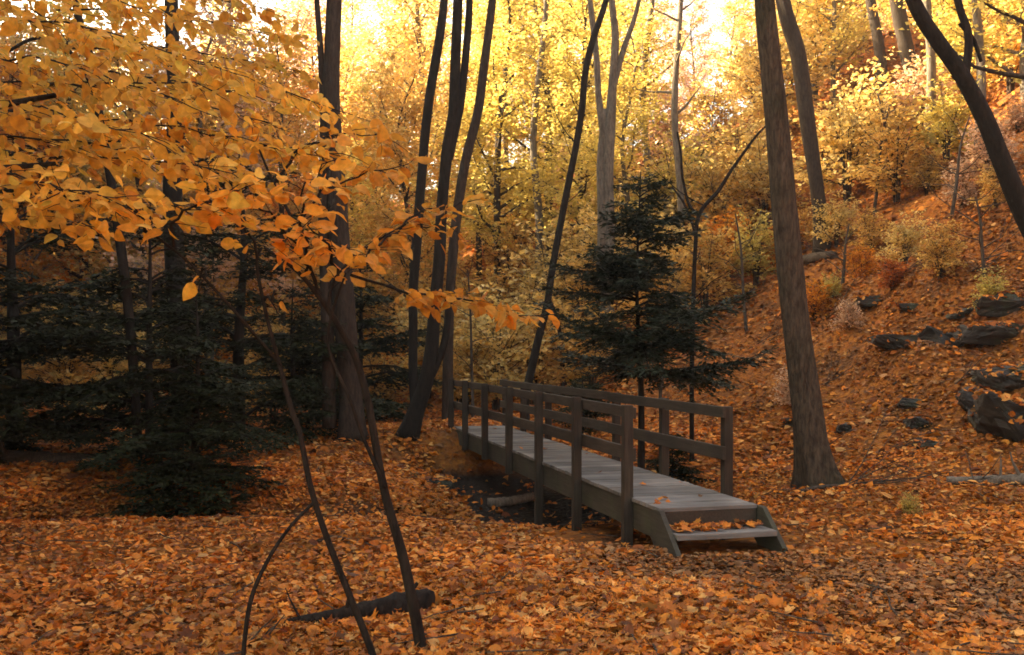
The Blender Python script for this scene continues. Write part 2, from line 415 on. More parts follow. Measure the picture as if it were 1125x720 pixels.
def height(x, y):
    x = np.asarray(x, float); y = np.asarray(y, float)
    d, side, _ = seg_dist(x, y, FOOT)
    s = np.where(side < 0, d, -d)                      # + on the hill side
    w_ = 1.3
    hl = 0.74 * (np.sqrt(s * s + w_ * w_) + s) / 2
    cap = 11.5 + 6.0 * np.clip((x - 4) / 18, 0, 1)
    k = 2.5
    hl = np.minimum(cap, hl) - np.where(np.abs(cap - hl) < k, (k - np.abs(cap - hl)) ** 2 / (4 * k), 0)
    h = hl + noise2(x, y) * (.07 + .16 * np.clip(hl / 2, 0, 1)) + np.clip(hl / 1.5, 0, 1) * np.clip((40 - y) / 10, 0, 1) * (.10 * noise2(x * 2.7 + 3, y * 2.7 - 5))
    st = np.clip(hl / 1.0, 0, 1) * np.clip((7 - hl) / 4, 0, 1) * np.clip((x - 5) / 2, 0, 1)     # rocky ledges at the right
    h = h + st * .22 * np.sin(hl * 5.2 + 1.3 * noise2(x * 1.6, y * 1.6))
    g, _, dep = seg_dist(x, y, GULLY)
    h = h - dep * np.exp(-(g / 1.25) ** 2)
    bx, by = ca * (x - BX) + sa * (y - BY), -sa * (x - BX) + ca * (y - BY)
    dp = np.interp(by, [-.3, .7, 2.3, 3.9, 5.4, 7.8, 8.9, 9.7], [0, .20, .32, .46, .62, .72, .68, 0])
    h = h - dp * np.exp(-(np.abs(bx - .1) / 1.7) ** 2.6)
    fl_ = np.exp(-((bx - .5) / 1.6) ** 4 - ((by + .7) / 1.0) ** 4)
    h = h * (1 - fl_) + fl_ * (-.035)
    h = h + .14 * np.exp(-((x + .9) ** 2 + (y - 19.3) ** 2) / 3.0)
    return h

def hz(x, y): return float(height(np.array([x]), np.array([y]))[0])
def P(px, py, d): return np.array([(px - HX) / F * d, d, EYE + (HY - py) / F * d])
def on_ground(px, py, d0=3.0, d1=110.0):
    d = np.arange(d0, d1, .05)
    x = (px - HX) / F * d; z = EYE + (HY - py) / F * d
    m = np.nonzero(z <= height(x, d))[0]
    i = m[0] if len(m) else len(d) - 1
    return float(d[i])

def axis_lines(lo, hi, fine0, fine1, step, grow=1.12):
    mid = list(np.arange(fine0, fine1, step)); out = mid[:]
    s, v = step, mid[-1]
    while v < hi: s *= grow; v += s; out.append(v)
    s, v = step, mid[0]
    while v > lo: s *= grow; v -= s; out.insert(0, v)
    return np.array(out)
gx = axis_lines(-170, 170, -8, 14, .15, 1.055); gy = axis_lines(-45, 210, 3.5, 24, .15, 1.045)
GX, GY = np.meshgrid(gx, gy)
mb = MB(); nx, ny = len(gx), len(gy)
i = np.arange(ny - 1)[:, None] * nx + np.arange(nx - 1)[None, :]
mb.add(np.stack([GX, GY, height(GX, GY)], -1).reshape(-1, 3), [np.stack([i, i + 1, i + nx + 1, i + nx], -1).reshape(-1, 4)])
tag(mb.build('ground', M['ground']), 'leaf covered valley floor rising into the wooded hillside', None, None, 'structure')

# trodden path from the steps to the lower right
PATH = smooth_path([(1.75, 8.35, 0), (2.6, 7.4, 0), (3.6, 6.7, 0), (5.2, 6.0, 0), (8.5, 5.0, 0)], 60)
tn = np.gradient(PATH, axis=0); tn /= np.linalg.norm(tn, axis=1)[:, None]
nn = np.stack([-tn[:, 1], tn[:, 0]], -1)
wid = np.interp(np.linspace(0, 1, 60), [0, .3, 1], [.55, .9, 1.1])
PV = np.stack([PATH[:, None, :2] + nn[:, None, :] * (np.linspace(-1, 1, 12)[None, :, None] * (wid * (1 + .12 * np.sin(np.arange(60) * .9)))[:, None, None])], 0)[0]
mb = MB(); i = np.arange(59)[:, None] * 12 + np.arange(11)[None, :]
mb.add(np.concatenate([PV, (height(PV[..., 0], PV[..., 1]) + .012)[..., None]], -1).reshape(-1, 3), [np.stack([i, i + 12, i + 13, i + 1], -1).reshape(-1, 4)])
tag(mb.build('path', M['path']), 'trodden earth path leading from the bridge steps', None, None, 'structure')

# ------------------------------------------------------------------ footbridge
def bridge_to_world(x, y): return BX + ca * x - sa * y, BY + sa * x + ca * y
def world_to_bridge(X, Y): return ca * (X - BX) + sa * (Y - BY), -sa * (X - BX) + ca * (Y - BY)
DECK, L, WID = .34, 10.0, .94
rb = np.random.default_rng(11)
br = empty('footbridge', (BX, BY, 0), B_ANG)
tag(br, 'narrow brown timber footbridge with post and rail sides, grey deck and one leafy step', 'bridge')
mb = MB(); y = -.015
while y < L:
    wd = .138 + rb.uniform(-.004, .004)
    mb.box(-.012 + rb.uniform(-.008, .008), WID + .012 + rb.uniform(-.008, .008), y, y + wd, DECK - .038, DECK + rb.uniform(-.003, .003), .0015, rb)
    y += wd + rb.uniform(.011, .018)
LY = y
mb.build('deck', M['deck'], br, smooth=False, bevel=.004)
for x0 in (0.0, WID - .05):
    mb = MB(); mb.box(x0, x0 + .05, .025, LY - .02, DECK - .30, DECK - .040); mb.build('side_beam', M['beam'], br, smooth=False, bevel=.005)
ys = [.70 + 1.6 * k for k in range(7)]
for k, yy in enumerate(ys):
    for side in (-1, 1):
        if side < 0: x0, x1 = -.098, -.003
        else: x0, x1 = WID + .003, WID + .098
        if yy > LY - .05: yy = LY + .02
        if k < 3:
            X, Y = bridge_to_world((x0 + x1) / 2, yy); zb = hz(X, Y) - .15
        else: zb = DECK - .30 - rb.uniform(0, .05)
        mb = MB(); lean = rb.uniform(-.008, .008); ztop = DECK + .866 + (.022 if side < 0 else -.004) + rb.uniform(-.008, .008)
        a = .045
        v = [(x0, yy - a, zb), (x1, yy - a, zb), (x1, yy + a, zb), (x0, yy + a, zb)]
        v += [(p[0] + lean, p[1] + lean, ztop) for p in v]
        mb.add(v, [np.array([[3, 2, 1, 0], [4, 5, 6, 7], [0, 1, 5, 4], [1, 2, 6, 5], [2, 3, 7, 6], [3, 0, 4, 7]])])
        mb.build('post', M['post'], br, smooth=False, bevel=.006)
for side in (-1, 1):
    if side < 0: x0, x1 = .001, .042
    else: x0, x1 = WID - .042, WID - .001
    for nm, zc, hh in (('top_rail', DECK + .812, .108), ('mid_rail', DECK + .405, .13)):
        mb = MB()
        cuts = [.69 if side < 0 else .60, 3.96, 7.1, LY + .1]
        for a, b in zip(cuts[:-1], cuts[1:]):
            dz0, dz1 = rb.uniform(-.01, .01, 2)
            v = []
            for (yy, dz) in ((a + .004, dz0), (b - .004, dz1)):
                v += [(x0, yy, zc - hh / 2 + dz), (x1, yy, zc - hh / 2 + dz), (x1, yy, zc + hh / 2 + dz), (x0, yy, zc + hh / 2 + dz)]
            mb.add(v, [np.array([[0, 1, 2, 3], [7, 6, 5, 4], [0, 4, 5, 1], [1, 5, 6, 2], [2, 6, 7, 3], [3, 7, 4, 0]])])
        mb.build(nm, M['rail'], br, smooth=False, bevel=.005)
for x0 in (-.052, WID + .004):
    mb = MB(); mb.prism_x([(.10, DECK - .042), (-.015, DECK - .01), (-.11, DECK - .01), (-.56, -.04), (-.44, -.12), (-.16, -.12), (.10, DECK - .28)], x0, x0 + .048)
    mb.build('step_stringer', M['beam'], br, smooth=False, bevel=.005)
mb = MB(); mb.box(.002, WID - .002, -.012, .022, DECK - .19, DECK - .041); mb.build('riser', M['rail'], br, smooth=False, bevel=.004)
mb = MB(); mb.box(-.002, WID + .002, -.40, -.018, DECK - .225, DECK - .175); mb.build('tread', M['deck'], br, smooth=False, bevel=.006)

# ------------------------------------------------------------------ leaf litter
rl = np.random.default_rng(21)
def slope_normal(x, y, e=.25):
    nx_ = -(height(x + e, y) - height(x - e, y)) / (2 * e); ny_ = -(height(x, y + e) - height(x, y - e)) / (2 * e)
    n = np.stack([nx_, ny_, np.ones_like(nx_)], -1)
    return n / np.linalg.norm(n, axis=1)[:, None]
def litter_pts(d0, d1, dens, ang=38):
    a = R(ang); n = int(a * (d1 * d1 - d0 * d0) * dens)
    d = np.sqrt(rl.uniform(d0 * d0, d1 * d1, n)); t = rl.uniform(-a, a, n)
    return d * np.sin(t), d * np.cos(t)
def path_dist(x, y):
    return seg_dist(x, y, PATH[::4, :2])[0]
fl, tl = MB(), MB()
for d0, d1, dens, size, T in ((3.0, 7.5, 1050, .057, T_MAPLE), (3.0, 9, 860, .053, T_OVATE), (7.5, 15, 900, .061, T_MID), (14, 24, 360, .088, T_MID), (24, 42, 95, .14, T_FAR), (42, 75, 14, .30, T_FAR)):
    x, y = litter_pts(d0, d1, dens)
    bx, by = world_to_bridge(x, y)
    under = (bx > -.45) & (bx < WID + .35) & (by > -.05) & (by < 9.7) | (bx > -.42) & (bx < 1.4) & (by > 6.2) & (by < 9.5) & (rl.uniform(0, 1, len(x)) < .8)
    onst = (bx > -.06) & (bx < WID + .06) & (by > -.45) & (by < 10.2)
    g, _, dep = seg_dist(x, y, GULLY)
    bare = np.clip(dep * np.exp(-(g / .9) ** 2) * .5, 0, .5)
    patch = np.clip(noise2(x * 2.1 + 7, y * 2.1) * 1.5 + .1, 0, .62)
    keep = (rl.uniform(0, 1, len(x)) > np.maximum(bare, patch)) & ~(under & (rl.uniform(0, 1, len(x)) < .95)) & ~(onst & (by < .05))
    x, y = x[keep], y[keep]; n = len(x)
    S = size * rl.lognormal(0, .28, n) * np.where(d1 < 16, 1, 1)
    nrm = slope_normal(x, y) + rl.normal(0, .36, (n, 3)); nrm[:, 2] = np.abs(nrm[:, 2])
    A = rand_dirs(rl, n, .25)
    Pz = np.stack([x, y, height(x, y) + .012 + rl.uniform(0, .035, n) + S * .12], -1)
    pd = path_dist(x, y)
    tp = (rl.uniform(0, 1, n) < np.clip(1.35 - pd / 1.5, 0, .92)) & (d1 < 20)
    tp = tp | (rl.uniform(0, 1, n) < .8 * np.clip((Pz[:, 2] - .2) / 1.0, 0, 1) * (x > 2.5))
    kp = ~tp | (Pz[:, 2] > .5) | (rl.uniform(0, 1, n) < .8)
    leaves(fl, T, Pz[~tp], A[~tp], nrm[~tp], S[~tp], .28, rl)
    q = tp & kp
    leaves(tl, T, Pz[q], A[q], nrm[q] + np.array([0, 0, .8]), S[q] * .85, .22, rl)
# leaves lying on the tread and a few on the deck
def on_bridge(n, x0, x1, y0, y1, z):
    bx = rl.uniform(x0, x1, n); by = rl.uniform(y0, y1, n)
    X, Y = bridge_to_world(bx, by)
    nr = rl.normal(0, .3, (n, 3)); nr[:, 2] = 1
    leaves(fl, T_MAPLE, np.stack([X, Y, np.full(n, z + .012) + rl.uniform(0, .02, n)], -1), rand_dirs(rl, n, .2), nr, .075 * rl.lognormal(0, .2, n), .25, rl)
on_bridge(60, .03, .45, -.32, -.05, DECK - .172)
on_bridge(46, .40, .92, -.26, -.05, DECK - .172)
on_bridge(3, .08, .2, .15, .4, DECK); on_bridge(16, .03, .9, .3, 9.8, DECK)
tag(tl.build('trampled_leaves', M['trampled'], smooth=False), 'dull tan and brown leaves strewn on the path and the rocky slope', None, None, 'stuff')
for (px, py, s) in ((951, 650, .05), (926, 660, .035), (820, 690, .04)):
    pass

tg = MB()
tx, ty = litter_pts(3.2, 17, 1.6)
for a_, b_ in zip(tx, ty):
    d_ = rl.normal(0, 1, 2); d_ /= np.linalg.norm(d_); ln_ = rl.uniform(.12, .55)
    q_ = np.array([[a_ + d_[0] * ln_ * t_ + rl.normal(0, .012), b_ + d_[1] * ln_ * t_ + rl.normal(0, .012), 0] for t_ in (0, .33, .66, 1)])
    q_[:, 2] = height(q_[:, 0], q_[:, 1]) + .045 + rl.uniform(0, .03)
    tg.tube(q_, np.linspace(.007, .003, 4), 5, True)
TWIGS = tg
# ------------------------------------------------------------------ tree kit
def trunk_tube(mb, pts, rad, sides, rng, flare=0.0, n=None, rough=0.0):
    n = n or max(14, len(pts) * 6)
    if sides >= 20: n = 90; sides = 56
    q = smooth_path(np.column_stack([pts, rad]), n)
    ph = rng.uniform(0, 6.28, 4)
    z0 = q[0, 2]
    hh = (q[:, 2] - z0)
    def mod(i, a):
        h = hh[np.clip(i, 0, n - 1)]
        m = 1 + .05 * np.sin(2 * a + ph[0] + h * .7) + .035 * np.sin(3 * a + ph[1] - h * 1.1) + .02 * np.sin(7 * a + ph[2] + h * .4)
        if sides > 50:
            m = m + .016 * np.sin(17 * a + 3 * np.sin(h * 1.7) + ph[1]) + .012 * np.sin(25 * a - 4 * np.sin(h * 2.3 + 1) + ph[2]) + .05 * np.exp(-((h - 1.5) / .16) ** 2) * np.maximum(0, np.cos(a - ph[0])) ** 4
        if rough: m = m * (1 + rough * (np.sin(3 * a + h * 9 + i * .9) * .5 + np.sin(5 * a - i * 1.7) * .4 + np.sin(i * 2.3 + ph[3]) * .4))
        if flare:
            e = np.exp(-np.maximum(h, 0) / .28)
            m = m * (1 + flare * e * (.55 + .45 * np.sin(5 * a + ph[3]) + .25 * np.sin(3 * a + ph[1])))
        return m
    mb.tube(q[:, :3], q[:, 3], sides, True, mod)
    return q

def limb(mb, p0, d0, length, r0, r1, rng, wig=.16, up=.12, n=7, sides=5):
    d = np.array(d0, float); p = np.array(p0, float); pts = [p.copy()]
    for k in range(n - 1):
        d = d + rng.normal(0, wig, 3) + np.array([0, 0, up * .5]); d /= np.linalg.norm(d)
        p = p + d * length / (n - 1); pts.append(p.copy())
    pts = np.array(pts)
    mb.tube(pts, np.linspace(r0, r1, n), sides, False)
    return pts

class Leafset:
    def __init__(self): self.P = []; self.A = []; self.N = []; self.S = []
    def add(self, P_, A, N, S): self.P.append(P_); self.A.append(A); self.N.append(N); self.S.append(S)
    def build(self, name, T, mat, parent, rng, curl=.2):
        m = MB()
        if self.P:
            leaves(m, T, np.concatenate(self.P), np.concatenate(self.A), np.concatenate(self.N), np.concatenate(self.S), curl, rng)
        return m.build(name, mat, parent, smooth=False)

def spray(mb, ls, pts, rng, twig_gap, twig_len, leaf_gap, size, droop=.35, flat=.5, jit=.02, tr=.004, f0=.15, sides=4, tilt=.45):
    """Twigs left and right of a limb, leaves along each twig."""
    pts = np.asarray(pts); d = np.linalg.norm(np.diff(pts, axis=0), axis=1); s = np.concatenate([[0], np.cumsum(d)]); T = s[-1]
    pos = f0 * T; sgn = 1
    while pos <= T + 1e-6:
        k = min(max(int(np.searchsorted(s, pos)) - 1, 0), len(d) - 1)
        b = pts[k] + (pts[k + 1] - pts[k]) * (pos - s[k]) / max(d[k], 1e-6)
        t = (pts[k + 1] - pts[k]) / max(d[k], 1e-6)
        sd_ = np.cross(t, [0, 0, 1.0]); sd_ /= np.linalg.norm(sd_) + 1e-9
        end = pos > T * .97
        ang = rng.uniform(.5, 1.1) * sgn if not end else 0
        dr = t * math.cos(ang) + sd_ * math.sin(ang) + rng.normal(0, 1 - flat, 3) * .5
        dr /= np.linalg.norm(dr)
        ln = twig_len * rng.uniform(.55, 1.25) * (1 - .35 * pos / T)
        q = [b]; dd = dr.copy()
        for _ in range(3):
            dd = dd + np.array([0, 0, -.06]) + rng.normal(0, .12, 3); dd /= np.linalg.norm(dd); q.append(q[-1] + dd * ln / 3)
        q = np.array(q)
        if tr: mb.tube(q, np.linspace(tr, tr * .4, 4), sides, False)
        n = max(1, int(ln / leaf_gap)); f = (np.arange(n) + .7) / n
        cp = np.stack([np.interp(f * 3, np.arange(4), q[:, c]) for c in range(3)], -1)
        cp = cp + rng.normal(0, jit, (n, 3))
        alt = np.where(np.arange(n) % 2, 1, -1)[:, None]
        sx = np.cross(dr, [0, 0, 1.0]); sx /= np.linalg.norm(sx) + 1e-9
        A = dr[None, :] * .8 + sx[None, :] * alt * .8 + rng.normal(0, .3, (n, 3)); A[:, 2] -= droop * rng.uniform(.2, 1.8, n)
        N = np.array([0, 0, 1.0])[None, :] + rng.normal(0, tilt, (n, 3))
        S = size * rng.lognormal(0, .22, n)
        ls.add(cp + A / np.linalg.norm(A, axis=1)[:, None] * S[:, None] * .5, A, N, S)
        pos += twig_gap * rng.uniform(.6, 1.4); sgn = -sgn

def crown_on(mb, ls, q, rng, lo, hi, nl, limb_len, up=.4, twig_gap=.5, twig_len=.8, leaf_gap=.09, size=.13, jit=.1, sides=5, droop=.3, flat=.4, tr=.006, prof=None, tilt=.6):
    """Limbs on a trunk q (x,y,z,r rows) between the fractions lo and hi."""
    n = len(q)
    for k in range(nl):
        f = lo + (hi - lo) * (k + rng.uniform(0, .9)) / nl
        i = min(int(f * (n - 1)), n - 2); fr = f * (n - 1) - i
        p = q[i, :3] * (1 - fr) + q[i + 1, :3] * fr; r = q[i, 3]
        az = k * 2.4 + rng.uniform(-.5, .5)
        g = (f - lo) / max(hi - lo, 1e-6)
        ll = limb_len * rng.uniform(.6, 1.2) * ((prof or (lambda g_: 1.05 - .75 * g_ ** 1.5))(g))
        el = up * rng.uniform(.4, 1.3) + .55 * g
        d = np.array([math.cos(az) * math.cos(el), math.sin(az) * math.cos(el), math.sin(el)])
        pts = limb(mb, p, d, ll, min(r * .6, .012 + .02 * ll), .006, rng, .13, .05, 7, sides)
        spray(mb, ls, pts, rng, twig_gap, twig_len, leaf_gap, size, droop, flat, jit, tr, .2, 3, tilt)

def px_trunk(pts, d, to_ground=True, extra_top=0.0):
    """pts: (px, py, width px) from the base upwards, at distance d (or 4th value)."""
    out = []
    for p in pts:
        dd = p[3] if len(p) > 3 else d
        out.append((*P(p[0], p[1], dd), p[2] / 2 / F * dd))
    out = np.array(out)
    if to_ground:
        g = hz(out[0, 0], out[0, 1])
        if out[0, 2] > g + .02:
            out = np.vstack([[out[0, 0] + .0, out[0, 1], g - .08, out[0, 3] * 1.1], out])
        else: out[0, 2] = min(out[0, 2], g) - .06
    if extra_top:
        t = out[-1, :3] - out[-2, :3]; t /= np.linalg.norm(t); t = t * .7 + np.array([0, 0, .3])
        out = np.vstack([out, [*(out[-1, :3] + t * extra_top * .5), out[-1, 3] * .8], [*(out[-1, :3] + (t + np.array([.03, .02, 0])) * extra_top), out[-1, 3] * .45]])
    return out

def local(o_loc, q):
    q = np.array(q, float); q[:, :3] -= np.asarray(o_loc); return q

def px_tree(name, label, cat, pts, d, bark, leafm, rng, extra_top=4.0, crown=None, flare=.5, sides=12, group=None, forks=(), T=T_FAR, to_ground=True, trunkname='trunk', twigs=0):
    w_ = px_trunk(pts, d, to_ground, extra_top)
    loc = w_[0, :3] + np.array([0, 0, .06])
    root = empty(name, loc); tag(root, label, cat, group)
    q0 = local(loc, w_)
    mb = MB(); q = trunk_tube(mb, q0[:, :3], q0[:, 3], sides, rng, flare, max(18, len(q0) * 6))
    ls = Leafset()
    if twigs:
        for k in range(twigs):
            i = int(len(q) * rng.uniform(.25, .95)); az = rng.uniform(0, 6.28); el = rng.uniform(.2, .9)
            p2 = limb(mb, q[i, :3], (math.cos(az) * math.cos(el), math.sin(az) * math.cos(el), math.sin(el)), rng.uniform(.4, 1.6), .012, .003, rng, .2, .1, 6, 4)
            limb(mb, p2[3], (math.cos(az + .7), math.sin(az + .7), .5), .5, .006, .002, rng, .2, .1, 4, 3)
    if crown: crown_on(mb, ls, q, rng, **crown)
    tk = mb.build(trunkname, M[bark], root)
    if crown: ls.build('crown', T, M[leafm], root, rng)
    for fk in forks:                       # further stems and big boughs seen in the photo
        fw = px_trunk(fk, d, False, 2.5 if fk[-1][1] < 8 else 0)
        fl_ = local(loc, fw); m2 = MB(); qf = trunk_tube(m2, fl_[:, :3], fl_[:, 3], max(7, sides - 4), rng, 0)
        m2.build('bough', M[bark], tk)
    return root

tag(TWIGS.build('twig_litter', M['dead']), 'small dead twigs scattered over the fallen leaves', None, None, 'stuff')
# ------------------------------------------------------------------ the trees that stand out
rt = np.random.default_rng(33)
CR = dict(lo=.62, hi=.98, nl=12, limb_len=2.4, up=.5, twig_gap=.28, twig_len=.8, leaf_gap=.07, size=.14)
dA = on_ground(905, 536)
px_tree('tall_tree', 'stout grey-brown trunk flaring at its foot just right of the footbridge steps', 'tree',
        [(903, 536, 36.8), (893, 490, 35.2), (886, 440, 32), (876, 370, 28.8), (868, 300, 27.2), (861, 225, 25.6), (855, 150, 24), (847, 70, 22.8), (840, 0, 21.6)], dA, 'bark_grey', 'amber', rt,
        3.5, dict(CR, lo=.75, nl=9), .95, 26)
px_tree('tall_tree', 'dark crooked trunk with pale patchy foot behind the stout trunk by the steps', 'tree',
        [(904, 277, 18.86), (901, 235, 16.4), (895, 190, 15.58), (889, 150, 16.4), (884, 110, 16.4), (877, 60, 16.4), (868, 30, 16.4), (861, 5, 15.58)], on_ground(904, 277), 'bark_brown', 'amber', rt,
        4.0, dict(CR, lo=.8, nl=9), .35, 14)
px_tree('leaning_tree', 'black trunk curving in from the edge of the hillside, leaning steeply over the slope', 'tree',
        [(1215, 420, 28.9), (1180, 345, 25.5), (1150, 285, 22.95), (1122, 228, 21.25), (1100, 175, 19.55), (1082, 130, 18.7), (1055, 80, 17), (1030, 45, 16.15), (1003, 0, 15.3)], 11.5, 'bark_dark', 'green', rt,
        3.0, dict(CR, lo=.85, nl=6), .3, 16,
        forks=[[(1060, 88, 10), (1064, 40, 9), (1052, 0, 8)], [(1055, 25, 6), (1070, 45, 5), (1078, 68, 4)]])
px_tree('tall_tree', 'dark leaning trunk high on the hillside, the thicker of a close pair', 'tree',
        [(1012, 118, 21), (1003, 85, 18), (994, 45, 16), (985, 0, 15)], on_ground(1012, 118), 'bark_brown', 'yellow', rt, 6, dict(CR, lo=.6, nl=10, limb_len=3), .3, 10)
px_tree('tall_tree', 'dark upright trunk high on the hillside, the slimmer of a close pair', 'tree',
        [(967, 112, 14), (968, 70, 12), (962, 30, 11), (956, 0, 11)], on_ground(967, 112), 'bark_brown', 'amber', rt, 6, dict(CR, lo=.6, nl=10, limb_len=3), .3, 10)
px_tree('slender_tree', 'thin black crooked sapling rising behind the far rail of the footbridge', 'tree',
        [(577, 440, 10), (584, 405, 9.5), (592, 370, 9), (601, 335, 8.5), (607, 295, 8), (613, 262, 8), (624, 205, 8), (632, 165, 7.5), (639, 122, 7.5), (643, 80, 7), (651, 45, 7), (666, 0, 6)], 20.5, 'bark_dark', 'amber', rt,
        2.5, None, .2, 9, forks=[[(603, 330, 6), (612, 352, 5.5), (616, 372, 4)]], twigs=9)
dF = on_ground(668, 310, 20)
px_tree('tall_tree', 'grey forked tree standing behind the young conifer', 'tree',
        [(667, 300, 15), (669, 250, 14), (668, 190, 13), (670, 140, 12), (673, 90, 9), (676, 40, 8), (672, 0, 7)], 27, 'bark_pale', 'yellow', rt,
        5, dict(CR, lo=.7, nl=9), .3, 12,
        forks=[[(666, 165, 9), (658, 110, 7), (655, 60, 6.5), (648, 0, 6)], [(672, 100, 8), (685, 55, 6), (697, 20, 5), (705, -15, 4)], [(661, 300, 12), (662, 240, 11), (660, 180, 9), (664, 120, 6)]])
# clump of dark stems left of the bridge
px_tree('slender_tree', 'straight slim dark stem, leftmost of the clump beside the far end of the footbridge', 'tree',
        [(457, 452, 12), (454, 413, 11), (454, 365, 10.5), (454, 317, 11), (458, 263, 11), (461, 220, 10.5), (464, 185, 10), (467, 150, 10), (473, 101, 10), (482, 47, 10), (488, 0, 9)], 22, 'bark_dark', 'amber', rt, 4, dict(CR, lo=.78, nl=7), .3, 10)
px_tree('slender_tree', 'dark forked tree with curved foot in the clump beside the far end of the footbridge', 'tree',
        [(448, 477, 24), (455, 458, 19), (467, 422, 16), (474, 385, 15), (477, 347, 13), (483, 284, 12.5), (485, 240, 12), (488, 200, 12), (492, 162, 13), (498, 123, 12), (500, 72, 12), (503, 0, 11)], on_ground(447, 478), 'bark_dark', 'amber', rt,
        4, dict(CR, lo=.78, nl=8), .4, 12, forks=[[(494, 175, 8), (503, 130, 9), (507, 108, 8.5), (514, 36, 8), (516, 0, 7)], [(467, 425, 9), (480, 400, 8), (490, 367, 8), (494, 320, 7)]])
px_tree('slender_tree', 'slim leaning stem with paler foot touching the far end of the footbridge', 'tree',
        [(492, 470, 13), (492, 413, 12), (493, 365, 11.5), (495, 317, 11.5), (500, 255, 11.5), (507, 202, 11), (514, 166, 10.5), (525, 123, 10), (532, 72, 9.5), (541, 0, 8.5)], 21.5, 'bark_brown', 'yellow', rt, 4, dict(CR, lo=.78, nl=7), .3, 10)
px_tree('tall_tree', 'stout dark trunk with a slim twin, standing behind the golden sapling', 'tree',
        [(387, 481, 29.24), (385, 440, 24.94), (381, 380, 23.22), (377, 320, 23.22), (372, 250, 22.36), (368, 180, 20.64), (364, 110, 18.92), (365, 50, 18.06), (367, 0, 17.2)], on_ground(387, 482), 'bark_brown', 'amber', rt, 4, dict(CR, lo=.78, nl=8), .4, 16,
        forks=[[(362, 470, 17), (361, 400, 15), (358, 320, 13), (355, 240, 11), (356, 150, 9), (353, 70, 7), (348, 0, 6)]])
px_tree('tall_tree', 'black conifer-like trunk half hidden in golden leaves, above the dark hollow', 'tree',
        [(203, 470, 26), (200, 420, 23), (196, 350, 22), (192, 280, 21), (190, 200, 21), (194, 120, 20), (190, 60, 16), (188, 0, 15)], 17, 'bark_dark', 'amber', rt, 4, dict(CR, lo=.8, nl=7), .4, 12)
px_tree('slender_tree', 'leaning black stem crossing the golden foliage, with a bare side branch', 'tree',
        [(150, 455, 10), (140, 330, 10), (122, 200, 9.5), (108, 120, 9), (100, 68, 9), (92, 40, 9), (82, 0, 8)], 14.5, 'bark_dark', 'amber', rt, 2.5, dict(CR, lo=.82, nl=5, limb_len=1.6), .3, 9,
        forks=[[(106, 105, 5), (80, 60, 4.5), (45, 42, 4), (12, 55, 3.5), (-15, 80, 3)]])
px_tree('dead_sapling', 'bare forked dead sapling right of the young conifer', 'tree',
        [(760, 420, 5), (761, 360, 5), (762, 320, 4.6), (764, 272, 4.4), (768, 236, 4.4), (789, 210, 4), (803, 188, 3.6), (817, 168, 3.2), (832, 148, 2.6), (842, 138, 2)], 16.0, 'bark_dark', None, rt, 0, None, .2, 8,
        forks=[[(767, 236, 4), (757, 225, 3.5), (750, 195, 3), (748, 168, 2.5), (744, 145, 2)], [(765, 260, 3), (752, 225, 2.5), (738, 205, 2)]], twigs=3)
for (px, d, lab) in ((710, 33, 'pale thin trunk between the grey forked tree and the dead sapling'), (590, 36, 'pale thin trunk left of the grey forked tree'), (745, 30, 'grey thin stem above the tip of the young conifer'),
                     (1075, 24, 'pale grey trunk on the slope behind the steep leaning black trunk'), (1020, 27, 'light grey trunk on the slope below the close dark pair')):
    x, z = (px - HX) / F * d, 0
    g = hz(x, d); py = HY - (g - EYE) * F / d
    rr = rt.uniform(7, 12)
    px_tree('slender_tree', lab, 'tree', [(px, py, rr), (px + 3, py - 90, rr * .85), (px - 4, py - 190, rr * .75), (px + rt.uniform(-8, 8), py - 300, rr * .55)], d, 'bark_pale', 'yellow', rt, 3, dict(CR, lo=.45, nl=10, limb_len=1.8), .2, 9, twigs=4)

for (px, d, hpx, lean, lab) in ((960, 25, 120, 18, 'bare thin sapling on the slope below the yellow shrubs, leaning right'), (978, 26.5, 95, -14, 'bare thin sapling on the slope below the yellow shrubs, leaning left'), (925, 22, 70, 8, 'short bare sapling just right of the dark crooked trunk'),
                     (1045, 21, 110, 20, 'bare sapling below the light grey trunk on the slope'), (1082, 18, 90, -10, 'short bare sapling above the long rock ledge'), (520, 23, 165, -6, 'bare upright sapling just right of the slim leaning stem'), (725, 22, 120, 10, 'bare sapling behind the right side of the young conifer'), (820, 24, 130, -12, 'bare sapling left of the stout trunk, on the lower hillside')):
    g = hz((px - HX) / F * d, d); py = HY - (g - EYE) * F / d
    px_tree('bare_sapling', lab, 'sapling', [(px, py, 4), (px + lean * .3, py - hpx * .35, 3.4), (px + lean * .5, py - hpx * .7, 2.6), (px + lean, py - hpx, 1.6)], d, 'dead', None, rt, 0, None, .2, 6, twigs=9)
# ------------------------------------------------------------------ background woods: a few kinds, copied
def proto_tree(seed, H, r, lo, nl, ll, leafm, bark, size=.145, gap=.036, up=.45, twig_gap=.12, name='woodland_tree', prof=None, flat=.35, twig_len=1.15, jit=.16):
    rg = np.random.default_rng(seed)
    pts = np.array([(0, 0, -.25), (rg.normal(0, .06), rg.normal(0, .06), H * .2), (rg.normal(0, .2), rg.normal(0, .2), H * .5), (rg.normal(0, .35), rg.normal(0, .35), H * .8), (rg.normal(0, .4), rg.normal(0, .4), H)])
    rad = np.array([r * 1.15, r, r * .75, r * .4, r * .1])
    root = empty(name); mb = MB(); q = trunk_tube(mb, pts, rad, 9, rg, .4, 24)
    ls = Leafset(); crown_on(mb, ls, q, rg, lo, .98, nl, ll, up, twig_gap, twig_len, gap, size, jit, 4, .3, flat, .007, prof)
    mb.build('trunk', M[bark], root); ls.build('crown', T_FAR, M[leafm], root, rg)
    return root
PROTO = {}
